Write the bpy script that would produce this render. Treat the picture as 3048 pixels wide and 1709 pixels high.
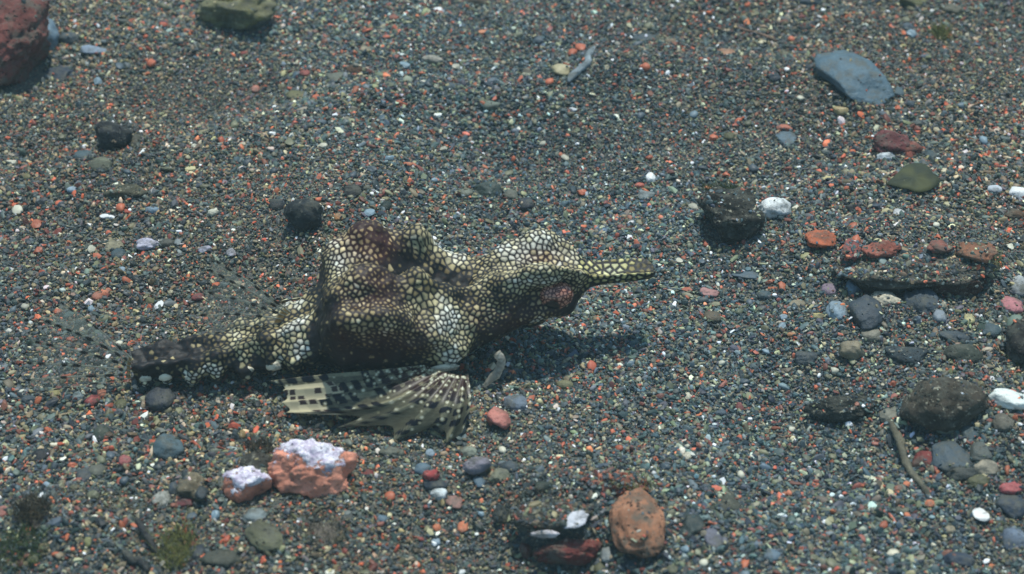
import bpy, bmesh, math, random
import numpy as np
from mathutils import Vector, Matrix, noise, kdtree
from mathutils.bvhtree import BVHTree

# ------------------------------------------------------------------ scene, camera, light
sc = bpy.context.scene
for o in list(bpy.data.objects): bpy.data.objects.remove(o)
COL = sc.collection
MM = 0.001                      # everything below is laid out in millimetres

DIST, ELEV, WIDE = 270.0, math.radians(38.0), 132.0
cam_d = bpy.data.cameras.new('camera'); cam = bpy.data.objects.new('camera', cam_d); COL.objects.link(cam)
cam.location = (0, -DIST*math.cos(ELEV)*MM, DIST*math.sin(ELEV)*MM)
cam.rotation_euler = (math.pi/2-ELEV, 0, 0)
cam_d.sensor_width = 36; cam_d.lens = 36*DIST/WIDE
cam_d.clip_start = 0.005; cam_d.clip_end = 50
cam_d.dof.use_dof = True; cam_d.dof.focus_distance = 0.268; cam_d.dof.aperture_fstop = 40
sc.camera = cam

SUN_EL, SUN_AZ = math.radians(73), math.radians(14)      # azimuth from +Y towards +X: behind the fish
w = bpy.data.worlds.new('World'); sc.world = w; w.use_nodes = True
nt = w.node_tree; bg = nt.nodes['Background']
sky = nt.nodes.new('ShaderNodeTexSky'); sky.sky_type = 'NISHITA'; sky.sun_disc = False
sky.sun_elevation = SUN_EL; sky.sun_rotation = SUN_AZ; sky.ozone_density = 3.0
wt = nt.nodes.new('ShaderNodeMix'); wt.data_type = 'RGBA'; wt.blend_type = 'MULTIPLY'; wt.inputs[0].default_value = 1.0; wt.inputs[7].default_value = (.84, 1.0, .90, 1)   # daylight filtered by the water
nt.links.new(sky.outputs[0], wt.inputs[6]); nt.links.new(wt.outputs[2], bg.inputs[0]); bg.inputs[1].default_value = 0.15
sd = bpy.data.lights.new('sun', 'SUN'); sd.energy = 3.3; sd.angle = math.radians(1.0); sd.color = (1.0, 1.0, 0.92)
sun = bpy.data.objects.new('sun', sd); COL.objects.link(sun); sun.location = (0, 0.2, 0.5)
sdir = Vector((math.sin(SUN_AZ)*math.cos(SUN_EL), math.cos(SUN_AZ)*math.cos(SUN_EL), math.sin(SUN_EL)))
sun.rotation_euler = sdir.to_track_quat('Z', 'Y').to_euler()
sc.render.engine = 'CYCLES'
sc.view_settings.view_transform = 'Standard'; sc.view_settings.look = 'None'
sc.view_settings.exposure = 0.24; sc.view_settings.gamma = 1.0
sc.render.resolution_x, sc.render.resolution_y = 1024, 574

# ------------------------------------------------------------------ where things stand
_cam = np.array([0, -DIST*math.cos(ELEV), DIST*math.sin(ELEV)])
_f = np.array([0, math.cos(ELEV), -math.sin(ELEV)]); _r = np.array([1., 0, 0]); _u = np.cross(_r, _f)
K = WIDE/3048/DIST
PX = WIDE/3048                                             # millimetres per photo pixel at the fish
def ray(px, py): return _f + _r*(px-1524)*K - _u*(py-854.5)*K
def at(px, py, z):                                         # point of the place at height z seen at that spot of the photo
    d = ray(px, py); return _cam + d*((z-_cam[2])/d[2])

rng = np.random.default_rng(7); random.seed(7)
# gentle relief of the sea bed (mm)
_w = []
for i in range(26):
    lam = 10*1.18**i if i < 14 else 14*1.13**(i-14)
    a = rng.uniform(0, 2*math.pi); k = 2*math.pi/lam
    _w.append((k*math.cos(a), k*math.sin(a), rng.uniform(0, 6.28), 0.011*lam**0.92))
MOUNDS = []                                                # (x, y, rx, ry, h)
def mound(px, py, rx, ry, h): p = at(px, py, 0); MOUNDS.append((p[0], p[1], rx*PX, ry*PX, h))
mound(2720, 760, 300, 150, 4.5)      # sand heaped on the red ledge
mound(2720, 905, 230, 70, -2.0)      # hollow below it
mound(700, 1420, 150, 110, 2.2); mound(1650, 1500, 240, 130, 3.2); mound(1700, 1660, 130, 70, -2.2)
mound(1370, 1430, 160, 70, 1.0); mound(400, 250, 400, 160, -2.0); mound(150, 1600, 300, 130, 2.0)
mound(2830, 1230, 220, 150, 1.5); mound(900, 500, 400, 200, 1.3); mound(2100, 250, 500, 160, 1.5); mound(1600, 430, 300, 200, -0.8)
AX0 = at(400, 1145, 1.0); AX1 = at(1945, 805, 10.5)
def hgt(x, y):
    x = np.asarray(x, float); y = np.asarray(y, float); h = np.zeros(np.broadcast(x, y).shape)
    for kx, ky, ph, am in _w: h = h + am*np.sin(kx*x+ky*y+ph)
    t = np.clip(((x-AX0[0])*(AX1[0]-AX0[0])+(y-AX0[1])*(AX1[1]-AX0[1]))/((AX1[0]-AX0[0])**2+(AX1[1]-AX0[1])**2), -.15, .9)
    dx = x-AX0[0]-t*(AX1[0]-AX0[0]); dy = y-AX0[1]-t*(AX1[1]-AX0[1])
    damp = 1-np.exp(-((dx/12)**2+(dy/12)**2)**1.5)
    h = h*damp
    for mx, my, rx, ry, mh in MOUNDS: h = h + mh*np.exp(-((x-mx)/rx)**2-((y-my)/ry)**2)*damp
    return h
def ground(px, py):
    p = at(px, py, 0)
    for _ in range(6): p = at(px, py, float(hgt(p[0], p[1])))
    return p

# ------------------------------------------------------------------ helpers
def mesh_obj(name, verts, faces, mat=None, parent=None, smooth=True, loc=(0, 0, 0)):
    me = bpy.data.meshes.new(name)
    me.from_pydata([tuple(np.asarray(v)*MM) for v in verts], [], faces); me.update()
    if smooth: me.polygons.foreach_set('use_smooth', [True]*len(me.polygons))
    if mat: me.materials.append(mat)
    o = bpy.data.objects.new(name, me); COL.objects.link(o)
    if parent: o.parent = parent
    o.location = Vector(loc)*MM
    return o
def tag(o, label, cat, group=None, kind=None):
    if label: o['label'] = label
    if cat: o['category'] = cat
    if group: o['group'] = group
    if kind: o['kind'] = kind
    return o
def setattr_f(me, name, arr):
    a = me.attributes.new(name, 'FLOAT', 'POINT'); a.data.foreach_set('value', np.asarray(arr, np.float32).ravel())
def setattr_c(me, name, arr):
    a = me.attributes.new(name, 'FLOAT_COLOR', 'POINT'); arr = np.asarray(arr, np.float32)
    a.data.foreach_set('color', np.c_[arr[:, :3], np.ones(len(arr))].astype(np.float32).ravel())

class NT:
    def __init__(s, name):
        s.m = bpy.data.materials.new(name); s.m.use_nodes = True; s.t = s.m.node_tree
        s.b = s.t.nodes['Principled BSDF']; s.out = s.t.nodes['Material Output']
    def n(s, kind, **kw):
        nd = s.t.nodes.new('ShaderNode'+kind)
        for k, v in kw.items():
            if k.startswith('i_'): nd.inputs[k[2:].replace('_', ' ')].default_value = v
            else: setattr(nd, k, v)
        return nd
    def l(s, a, b): s.t.links.new(a, b)
    def math(s, op, a, b=None, c=None):
        nd = s.n('Math', operation=op)
        for i, v in enumerate((a, b, c)):
            if v is None: continue
            if isinstance(v, (int, float)): nd.inputs[i].default_value = v
            else: s.l(v, nd.inputs[i])
        return nd.outputs[0]
    def mix(s, fac, a, b, blend='MIX'):
        nd = s.n('Mix', data_type='RGBA', blend_type=blend)
        for i, v in ((0, fac), (6, a), (7, b)):
            if isinstance(v, (int, float)): nd.inputs[i].default_value = v
            elif isinstance(v, tuple): nd.inputs[i].default_value = (*v[:3], 1)
            else: s.l(v, nd.inputs[i])
        return nd.outputs[2]
    def ramp(s, fac, lo, hi):
        nd = s.n('MapRange', interpolation_type='SMOOTHSTEP'); s.l(fac, nd.inputs[0])
        nd.inputs[1].default_value = lo; nd.inputs[2].default_value = hi; return nd.outputs[0]
    def bump(s, h, strength, dist):
        b = s.n('Bump'); b.inputs['Strength'].default_value = strength; b.inputs['Distance'].default_value = dist*MM
        s.l(h, b.inputs['Height']); return b.outputs[0]

# ------------------------------------------------------------------ materials
def stone_mat(name, rough=0.75, pit=0.0, speck=0.3, crust=None, crust_lo=.45, mottle=.5, second=None, scale=1.0, silt=.75):
    """stone: colour of the object, mottled, with mineral specks, pits and (for some) a pale living crust on its upper side"""
    N = NT(name); oi = N.n('ObjectInfo'); tc = N.n('TexCoord')
    off = N.n('VectorMath', operation='ADD'); N.l(tc.outputs['Object'], off.inputs[0])
    comb = N.n('CombineXYZ')
    r3 = N.math('MULTIPLY', oi.outputs['Random'], 3.0)
    N.l(r3, comb.inputs[0]); N.l(r3, comb.inputs[1]); N.l(comb.outputs[0], off.inputs[1]); V = off.outputs[0]
    def noi(sc_, det=5, ro=.6):
        nd = N.n('TexNoise'); nd.inputs['Scale'].default_value = sc_*scale; nd.inputs['Detail'].default_value = det
        nd.inputs['Roughness'].default_value = ro; N.l(V, nd.inputs['Vector']); return nd.outputs['Fac']
    n1 = noi(260); n2 = noi(1300, 4, .7); n3 = noi(3200, 3)
    col = oi.outputs['Color']
    hsv = N.n('HueSaturation'); N.l(col, hsv.inputs['Color'])
    N.l(N.math('MULTIPLY_ADD', N.ramp(n1, .3, .7), mottle*1.1, 1-mottle*.55), hsv.inputs['Value']); c = hsv.outputs[0]
    if second: c = N.mix(N.math('MULTIPLY', N.ramp(noi(170, 4), .48, .62), .85), c, second)
    c = N.mix(N.math('MULTIPLY', N.ramp(n2, .56, .72), speck), c, (.42, .40, .30))
    c = N.mix(N.math('MULTIPLY', N.ramp(n2, .44, .30), .55), c, (.012, .014, .016))
    h = N.math('MULTIPLY_ADD', n1, 1.2, N.math('MULTIPLY', n2, .5))
    if pit:
        v = N.n('TexVoronoi'); v.inputs['Scale'].default_value = 1500*scale; N.l(V, v.inputs['Vector'])
        pm = N.math('MULTIPLY', N.ramp(v.outputs['Distance'], .38, .12), N.ramp(noi(500, 2), .42, .58))
        c = N.mix(N.math('MULTIPLY', pm, pit), c, (.02, .012, .01)); h = N.math('SUBTRACT', h, N.math('MULTIPLY', pm, 1.0*pit))
    if crust:
        sep = N.n('SeparateXYZ'); N.l(tc.outputs['Generated'], sep.inputs[0])
        f = N.math('ADD', N.math('MULTIPLY', sep.outputs[2], .55), N.math('MULTIPLY', noi(230, 6, .72), 1.25))
        cm = N.ramp(f, crust_lo, crust_lo+.05)
        cc = N.mix(N.ramp(n2, .40, .58), (crust[0]*.55, crust[1]*.5, crust[2]*.6), crust)
        cc = N.mix(N.ramp(noi(700, 5, .75), .58, .66), cc, (.05, .05, .06))
        c = N.mix(cm, c, cc); h = N.math('MULTIPLY_ADD', cm, .5, h)
    c = N.mix(N.math('MULTIPLY', N.ramp(noi(420, 6, .75), .46, .64), silt), c, (.085, .085, .068))
    h = N.math('MULTIPLY_ADD', n3, .15, h)
    N.l(c, N.b.inputs['Base Color']); N.b.inputs['Roughness'].default_value = rough
    N.b.inputs['Specular IOR Level'].default_value = .3
    N.l(N.bump(h, .8, .45), N.b.inputs['Normal'])
    return N.m
M_SMOOTH = stone_mat('smooth_stone', .6, 0, .12, mottle=.35)
M_ROUGH = stone_mat('rough_stone', .85, .35, .35, mottle=.7)
M_POROUS = stone_mat('porous_stone', .9, .9, .25, mottle=.8)
M_ENCR = stone_mat('encrusted_stone', .95, .5, .8, mottle=.9, scale=1.25)
M_ALGAE = stone_mat('algae_covered_stone', .95, .2, .3, mottle=.9, second=(.16, .15, .035))
M_CRUST = stone_mat('crusted_stone', .8, .3, .25, crust=(.80, .76, .82), crust_lo=1.02, mottle=.6, silt=.3)
M_SHELL = stone_mat('shell', .35, 0, .0, mottle=.25, silt=.2)
M_WOOD = stone_mat('waterlogged_wood', .85, .2, .2, mottle=.8)

def sand_sheet_mat():
    N = NT('sand_bed'); tc = N.n('TexCoord')
    v = N.n('TexVoronoi'); v.inputs['Scale'].default_value = 4200; N.l(tc.outputs['Object'], v.inputs['Vector'])
    sp = N.n('SeparateColor'); N.l(v.outputs['Color'], sp.inputs[0])
    cr = N.n('ValToRGB'); cr.color_ramp.interpolation = 'CONSTANT'; N.l(sp.outputs[0], cr.inputs[0])
    e = cr.color_ramp.elements; e[0].color = (.045, .056, .054, 1); e[1].position = .3; e[1].color = (.075, .082, .070, 1)
    for p, c in ((.6, (.11, .11, .082)), (.8, (.14, .12, .08)), (.90, (.17, .075, .05)), (.96, (.26, .24, .18))):
        k = e.new(p); k.color = (*c, 1)
    N.l(cr.outputs[0], N.b.inputs['Base Color']); N.b.inputs['Roughness'].default_value = .8
    N.l(N.bump(N.math('SUBTRACT', 1.0, v.outputs['Distance']), 1.0, .2), N.b.inputs['Normal'])
    return N.m
def grain_mat():
    N = NT('sand_grain'); a = N.n('Attribute', attribute_type='INSTANCER', attribute_name='gcol')
    tc = N.n('TexCoord'); nz = N.n('TexNoise'); nz.inputs['Scale'].default_value = 1.6; nz.inputs['Detail'].default_value = 2
    N.l(tc.outputs['Object'], nz.inputs['Vector'])
    hsv = N.n('HueSaturation'); N.l(a.outputs['Color'], hsv.inputs['Color'])
    N.l(N.math('MULTIPLY_ADD', nz.outputs['Fac'], .9, .55), hsv.inputs['Value'])
    N.l(hsv.outputs[0], N.b.inputs['Base Color']); N.b.inputs['Roughness'].default_value = .55
    N.b.inputs['Specular IOR Level'].default_value = .35
    return N.m
def pebble_mat():
    N = NT('small_pebble'); a = N.n('ObjectInfo')
    tc = N.n('TexCoord'); nz = N.n('TexNoise'); nz.inputs['Scale'].default_value = 900; nz.inputs['Detail'].default_value = 4
    N.l(tc.outputs['Object'], nz.inputs['Vector'])
    hsv = N.n('HueSaturation'); N.l(a.outputs['Color'], hsv.inputs['Color'])
    N.l(N.math('MULTIPLY_ADD', nz.outputs['Fac'], 1.1, .45), hsv.inputs['Value'])
    N.l(hsv.outputs[0], N.b.inputs['Base Color']); N.b.inputs['Roughness'].default_value = .55
    N.l(N.bump(nz.outputs['Fac'], .6, .2), N.b.inputs['Normal'])
    return N.m
def attr_mat(name, rough=.5, alpha=False, spec=.4, trans=0):
    N = NT(name); a = N.n('Attribute', attribute_name='col'); N.l(a.outputs['Color'], N.b.inputs['Base Color'])
    N.b.inputs['Roughness'].default_value = rough; N.b.inputs['Specular IOR Level'].default_value = spec
    if alpha:                                              # thin skin: lets light through from behind
        al = N.n('Attribute', attribute_name='alp'); tr = N.n('BsdfTranslucent'); tp = N.n('BsdfTransparent'); m1 = N.n('MixShader'); m2 = N.n('MixShader')
        N.l(a.outputs['Color'], tr.inputs['Color']); m1.inputs[0].default_value = .45; N.l(N.b.outputs[0], m1.inputs[1]); N.l(tr.outputs[0], m1.inputs[2])
        N.l(al.outputs['Fac'], m2.inputs[0]); N.l(tp.outputs[0], m2.inputs[1]); N.l(m1.outputs[0], m2.inputs[2]); N.l(m2.outputs[0], N.out.inputs['Surface'])
    return N.m
def algae_mat(name, c1, c2):
    N = NT(name); oi = N.n('ObjectInfo'); tc = N.n('TexCoord'); nz = N.n('TexNoise'); nz.inputs['Scale'].default_value = 300
    N.l(tc.outputs['Object'], nz.inputs['Vector'])
    N.l(N.mix(N.ramp(nz.outputs['Fac'], .35, .65), c1, c2), N.b.inputs['Base Color']); N.b.inputs['Roughness'].default_value = .8
    return N.m
M_SAND = sand_sheet_mat(); M_GRAIN = grain_mat(); M_PEB = pebble_mat()
M_AL_Y = algae_mat('yellow_green_algae', (.10, .11, .02), (.20, .19, .05))
M_AL_G = algae_mat('green_algae', (.05, .08, .02), (.10, .12, .03))
M_AL_D = algae_mat('dark_algae', (.03, .025, .015), (.08, .06, .03))
M_AL_B = algae_mat('brown_algae', (.06, .05, .03), (.13, .11, .06))
M_LEAF = algae_mat('leaf', (.015, .022, .008), (.05, .055, .015))

# ------------------------------------------------------------------ sea bed
def axis_coords(lo, hi, step, far):
    c = list(np.arange(lo, hi+step/2, step)); s = step; x = hi
    while x < far: s *= 1.3; x += s; c.append(x)
    s = step; x = lo
    while x > -far: s *= 1.3; x -= s; c.insert(0, x)
    return np.array(c)

# ------------------------------------------------------------------ stones
def ico(sub):
    bm = bmesh.new(); bmesh.ops.create_icosphere(bm, subdivisions=sub, radius=1)
    v = np.array([p.co[:] for p in bm.verts]); f = [tuple(q.index for q in p.verts) for p in bm.faces]; bm.free(); return v, f
ICO = {i: ico(i) for i in (1, 2, 3, 4, 5)}
def rock_shape(sub, seed, amp=.16, freq=1.3, cuts=0, power=2.0, rough=0.0):
    v, f = ICO[sub]; rs = random.Random(seed); off = Vector((rs.uniform(-50, 50), rs.uniform(-50, 50), rs.uniform(-50, 50)))
    planes = []
    for _ in range(cuts):
        m = Vector((rs.gauss(0, 1), rs.gauss(0, 1), rs.gauss(0, 1))).normalized(); planes.append((m, rs.uniform(.55, .85)))
    out = np.empty_like(v)
    for i, p in enumerate(v):
        n = Vector(p); rr = 1.0
        if power != 2.0: rr = (abs(n.x)**power+abs(n.y)**power+abs(n.z)**power)**(-1/power)
        for m, d in planes:
            q = n.dot(m)
            if q > .05: rr = min(rr, d/q)
        rr *= 1+amp*2*noise.fractal(n*freq+off, 1.0, 2.0, 3)
        if rough: rr *= 1+rough*noise.fractal(n*freq*4.5+off, .8, 2.1, 4)
        out[i] = p*rr
    lo, hi = out.min(0), out.max(0)
    return (out-(lo+hi)/2)/((hi-lo)/2), f
C = dict(sl=(.05, .072, .088), bl=(.10, .165, .215), pb=(.27, .37, .45), ol=(.115, .115, .05), og=(.14, .15, .11), dk=(.016, .019, .023),
         rd=(.33, .075, .055), orr=(.62, .17, .06), sa=(.58, .20, .13), tn=(.34, .28, .17), cr=(.62, .56, .40), wh=(.82, .82, .80),
         br=(.13, .075, .04), pk=(.42, .19, .18), li=(.33, .30, .37), dg=(.035, .052, .038), dr=(.15, .03, .022), gy=(.22, .25, .25), tl=(.06, .10, .115))
STONES = []      # footprints: (x, y, rx, ry, object, dust)
_seed = [100]
def stone(cx, cy, wpx, hpx, col, label, name='pebble', cat='pebble', mat=None, kind='round', zr=.5, embed=.46, yaw=0, tilt=0, dust=0, sub=None, zmm=None, group=None, lift=0, dpx=None):
    _seed[0] += 1
    g = ground(cx, cy); sc_ = np.linalg.norm(g-_cam)/DIST            # a pixel covers more of the place further away
    wd = wpx*PX*sc_; hh = hpx*PX*sc_; s, c = math.sin(ELEV), math.cos(ELEV)
    z = zmm if zmm else min(zr*wd, .8*hh/c)*1.15
    zv = z*(1-embed*.6)
    dp = math.sqrt(max(hh*hh-(zv*c)**2, (.45*hh)**2))/s
    dp = min(dp, 1.5*wd) if zmm is None else dp
    if dpx: dp = dpx*PX*sc_
    if not dust: dust = int(wd*dp*.45)
    par = dict(round=(.10, 1.2, 0, 2.2, .02), angular=(.06, 1.4, 9, 2.0, .02), flat=(.10, 1.3, 3, 2.6, .02), rough=(.12, 1.5, 4, 2.2, .10), shard=(.05, 1.6, 11, 2, 0), lump=(.11, 1.6, 2, 2.0, .07))[kind]
    sub = sub or (5 if wpx > 150 else 4 if wpx > 60 else 3)
    v, f = rock_shape(sub, _seed[0], *par[:2], cuts=par[2], power=par[3], rough=par[4])
    v = v*np.array([wd/2, dp/2, z/2])
    R = (Matrix.Rotation(math.radians(yaw), 3, 'Z') @ Matrix.Rotation(math.radians(tilt), 3, 'Y'))
    v = v @ np.array(R).T
    zc = z/2-embed*z
    p = at(cx, cy, 0)
    for _ in range(6): p = at(cx, cy, float(hgt(p[0], p[1]))+zc+lift)
    base = np.array([p[0], p[1], p[2]-zc-lift])
    o = mesh_obj(name, v+np.array([0, 0, zc+lift]), f, mat or M_SMOOTH, None, kind not in ('shard',), base)
    c0 = np.array(C[col] if isinstance(col, str) else col); lum = c0.mean(); c0 = (lum+(c0-lum)*.85)*(.80 if lum < .4 else .92)
    o.color = (*c0, 1)
    tag(o, label, cat, group)
    STONES.append((base[0], base[1], wd/2, dp/2, o, dust, math.radians(yaw)))
    return o

# --- top left
stone(10, 140, 262, 250, (.17, .045, .035), 'large red-brown porous rock beside the upright blue stone', 'rock', 'rock', M_POROUS, 'rough', .8, .2)
stone(133, 112, 88, 112, (.16, .25, .33), 'pale blue upright stone leaning on the red-brown rock', 'rock', 'rock', M_SMOOTH, 'round', .95, .2)
stone(288, 148, 98, 26, (.20, .27, .36), 'flat pale blue stone lying flush in sand near the upright blue stone', 'pebble', 'pebble', M_SMOOTH, 'flat', .15)
stone(208, 118, 74, 38, 'sl', 'dark slate stone between upright blue stone and flat pale blue stone')
stone(175, 222, 100, 44, (.04, .06, .09), 'low dark blue stone at the foot of the red-brown rock', kind='flat', zr=.25)
stone(45, 18, 130, 80, (.06, .065, .03), 'dark green algae-grown rock behind the red-brown rock', 'rock', 'rock', M_ALGAE, 'rough', .5)
stone(705, 22, 240, 140, (.20, .19, .09), 'large yellow-green algae-covered rock with dark undercut edge', 'rock', 'rock', M_ALGAE, 'rough', .42, .12)
stone(795, 36, 60, 44, (.06, .04, .03), 'dark brown rock nub at the end of the yellow-green rock', mat=M_ROUGH, kind='rough')
stone(338, 408, 112, 80, 'dk', 'black triangular stone standing in open sand', 'rock', 'rock', M_ROUGH, 'angular', .75, .2)
stone(400, 420, 46, 40, (.06, .055, .03), 'dark olive pebble touching the black triangular stone')
stone(300, 494, 74, 48, (.13, .14, .09), 'olive grey pebble close to the black triangular stone', mat=M_ROUGH)
stone(374, 576, 130, 46, (.09, .085, .05), 'low brown-olive sand-dusted stone', mat=M_ENCR, kind='flat', zr=.3, dust=60)
stone(250, 465, 70, 34, 'tl', 'teal grey flat pebble beside the olive grey pebble', kind='flat', zr=.3)
stone(215, 565, 34, 18, 'pb', 'tiny pale blue-grey oval pebble near the low brown-olive stone')
stone(319, 645, 46, 15, 'wh', 'bright white slender shell shard lying flat', 'shell_fragment', 'shell', M_SHELL, 'shard', .2, .1, yaw=-8)
stone(760, 265, 27, 23, 'sa', 'small salmon pebble beside the mossy olive flat pebble')
stone(908, 218, 32, 22, 'rd', 'small red pebble close to the mossy olive flat pebble')
stone(887, 287, 64, 34, (.15, .14, .05), 'mossy olive flat pebble in sand near the yellow-green algae-covered rock', kind='flat', zr=.35)
stone(1000, 232, 60, 36, 'og', 'grey-olive pebble near the small red pebble', kind='flat', zr=.3)
# --- top middle
stone(1418, 6, 70, 40, 'br', 'brown stone with dark underside, between yellow-green rock and slate stone', mat=M_ROUGH)
stone(1303, 27, 26, 13, 'wh', 'little white shell bit next to the brown stone with dark underside', 'shell_fragment', 'shell', M_SHELL, 'shard', .3, .1)
stone(1172, 54, 30, 18, (.35, .08, .04), 'rust-red pebble alone in sand between brown stone and yellow-green rock')
stone(1287, 177, 68, 25, (.36, .33, .26), 'pale elongated stone with dark hollow at its end', zr=.3, embed=.1, yaw=-10)
stone(1056, 209, 52, 34, (.12, .06, .03), 'brown rounded ring-marked pebble', mat=M_ROUGH, zr=.5)
stone(1090, 147, 34, 22, 'tn', 'flat tan pebble near the brown rounded pebble', kind='flat', zr=.3)
stone(1669, 210, 58, 38, (.50, .42, .22), 'yellowish broken shell beside the curved grey twig', 'shell_fragment', 'shell', M_SHELL, 'angular', .4, .15)
stone(1912, 114, 74, 30, 'sl', 'flat slate slab near the curved grey twig', kind='flat', zr=.2, yaw=18)
stone(1463, 316, 56, 32, (.17, .21, .16), 'grey-green angular pebble alone in open fine sand', kind='angular')
stone(1451, 570, 92, 50, (.045, .07, .06), 'dark green angular stone in sand between the fish and grey-green angular pebble', kind='angular', zr=.45)
stone(1520, 580, 48, 34, 'og', 'grey-olive pebble touching the dark green angular stone')
stone(1388, 575, 40, 30, (.22, .24, .18), 'pale olive pebble touching the dark green angular stone on its pale side')
stone(1565, 607, 52, 38, (.025, .032, .05), 'blue-black rounded pebble near the fish neck')
stone(1937, 530, 32, 30, 'wh', 'round white pebble near a small red pebble', mat=M_SHELL, zr=.8)
stone(1903, 553, 32, 18, (.6, .14, .08), 'flat red pebble close to the round white pebble')
stone(1924, 582, 56, 34, (.24, .29, .29), 'pale blue-grey angular pebble close to the flat red pebble', kind='angular')
stone(1052, 572, 60, 48, 'dk', 'blue-black soft-edged stone near the large dark round stone', mat=M_ROUGH)
stone(1148, 612, 36, 30, (.012, .03, .025), 'small black-green shiny pebble near the fish back')
stone(1085, 690, 30, 16, 'sa', 'salmon chip lying behind the fish tail hump', kind='angular')
# --- top right
stone(2528, 230, 310, 205, (.085, .155, .20), 'large smooth blue-grey rock half buried in sand', 'rock', 'rock', M_SMOOTH, 'angular', zmm=5.0, embed=.4, yaw=-68, dust=40, dpx=165)
stone(2508, 328, 56, 30, (.50, .38, .16), 'yellow shell fragment at the foot of the large blue-grey rock', 'shell_fragment', 'shell', M_SHELL, 'angular', .4, .2)
stone(2620, 316, 30, 20, 'rd', 'red pebble at the lower corner of the large blue-grey rock')
stone(2165, 160, 54, 36, (.42, .20, .10), 'orange-tan pebble with flat top near the thin straight brown twig', kind='angular', zr=.4)
stone(2655, 430, 110, 80, (.16, .04, .04), 'dark red knobbly rock with holes', 'rock', 'rock', M_POROUS, 'lump', .5, .2)
stone(2712, 448, 70, 52, (.20, .06, .04), 'rust-red porous rock touching the dark red knobbly rock', 'rock', 'rock', M_POROUS, 'lump', .55, .25)
stone(2640, 470, 64, 32, (.55, .60, .62), 'white pebble in front of the dark red knobbly rock')
stone(2770, 463, 42, 32, (.03, .06, .07), 'dark teal block beside the rust-red porous rock', kind='angular')
stone(2340, 412, 66, 46, (.10, .16, .20), 'blue-grey half-buried stone under an orange chip', kind='angular', zr=.4)
stone(2338, 381, 56, 20, (.5, .14, .07), 'orange chip behind the blue-grey half-buried stone', kind='flat', zr=.3)
stone(2170, 407, 38, 26, 'ol', 'olive pebble beside the orange chip')
stone(2306, 236, 36, 28, (.02, .03, .05), 'dark blue rounded pebble beside the large blue-grey rock', zr=.7)
stone(2672, 275, 38, 32, 'tl', 'teal grey pebble beside the large blue-grey rock', kind='angular')
stone(2722, 8, 92, 40, (.17, .17, .06), 'yellow-green stone near the yellow-green algae tuft', 'rock', 'rock', M_ALGAE, 'rough', .4)
stone(2838, 32, 62, 32, (.15, .14, .09), 'olive-tan stone with shadowed edge beside the yellow-green stone', kind='angular')
stone(2410, 6, 66, 30, 'sl', 'slate stone near the thin straight brown twig')
stone(3032, 575, 60, 36, 'wh', 'white stone near the dark brown rock', mat=M_SHELL)
stone(2960, 565, 44, 26, (.5, .55, .6), 'pale stone chip beside the white stone')
stone(3025, 640, 70, 44, 'br', 'dark brown rock close to the white stone', 'rock', 'rock', M_ROUGH, 'rough')
# --- right middle
stone(2176, 640, 200, 160, (.02, .02, .016), 'black sand-speckled encrusted rock beside the white stone', 'rock', 'rock', M_ENCR, 'lump', .62, .15, dust=150)
stone(2309, 620, 92, 62, (.74, .77, .76), 'white rounded stone next to the black encrusted rock', 'pebble', 'pebble', M_SMOOTH, 'round', .6, .2)
stone(2163, 727, 34, 26, 'sa', 'salmon pebble in front of the black encrusted rock', kind='angular', zr=.6)
stone(2446, 714, 92, 56, (.60, .14, .045), 'bright orange flat pitted pebble', mat=M_POROUS, kind='flat', zr=.28, embed=.2, yaw=8)
stone(2536, 620, 48, 26, 'dk', 'black chip beside the white rounded stone', kind='angular')
stone(2676, 636, 36, 28, (.5, .5, .48), 'pale shell nub in the sand beyond the red ledge', mat=M_SHELL)
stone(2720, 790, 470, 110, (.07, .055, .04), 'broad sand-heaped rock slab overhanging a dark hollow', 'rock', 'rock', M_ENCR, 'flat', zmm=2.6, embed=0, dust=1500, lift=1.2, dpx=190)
for q_ in ((2535, 742, 64, 62, (.24, .06, .05), 'dull red rock face at the corner of the sand-heaped slab'), (2625, 738, 120, 58, (.32, .085, .05), 'long low red rock showing through sand on the slab'), (2712, 778, 62, 50, (.34, .075, .06), 'small red rock lump at the front edge of the slab'), (2905, 750, 120, 66, (.26, .10, .045), 'rusty red rock under olive algae fuzz on the slab'), (2800, 735, 84, 40, (.24, .075, .05), 'brownish red rock patch in the middle of the slab')):
    stone(*q_, 'rock', 'rock', M_ROUGH, 'rough', .3, .2, dust=70, lift=2.6)
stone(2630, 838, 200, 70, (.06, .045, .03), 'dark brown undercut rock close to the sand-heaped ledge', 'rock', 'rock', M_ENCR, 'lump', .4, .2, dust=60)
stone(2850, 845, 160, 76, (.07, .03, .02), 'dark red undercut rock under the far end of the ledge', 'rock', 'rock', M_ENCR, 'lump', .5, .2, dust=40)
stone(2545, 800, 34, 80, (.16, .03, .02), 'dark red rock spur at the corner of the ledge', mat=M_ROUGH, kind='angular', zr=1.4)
stone(2606, 802, 44, 28, (.20, .12, .04), 'brown pebble lodged under the ledge')
stone(2537, 860, 58, 64, (.17, .25, .31), 'blue-grey stone standing close to the ledge corner', kind='angular', zr=.8)
stone(2490, 928, 66, 60, (.26, .36, .43), 'pale blue pebble in front of the pinkish stone', zr=.7)
stone(2470, 862, 58, 42, (.24, .17, .22), 'mauve-pink pebble beside the blue-grey standing stone')
stone(2577, 930, 100, 112, (.045, .062, .08), 'dark slate stone among the pile close to the ledge', 'rock', 'rock', M_SMOOTH, 'angular', .5, .25)
stone(2637, 891, 90, 48, (.52, .46, .33), 'cream coral piece with round hole', 'coral_fragment', 'coral', M_POROUS, 'lump', .45, .15, yaw=-15)
stone(2740, 905, 110, 90, (.06, .085, .11), 'rough dark blue-grey rock beside the cream coral piece', 'rock', 'rock', M_ROUGH, 'rough', .55)
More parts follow.
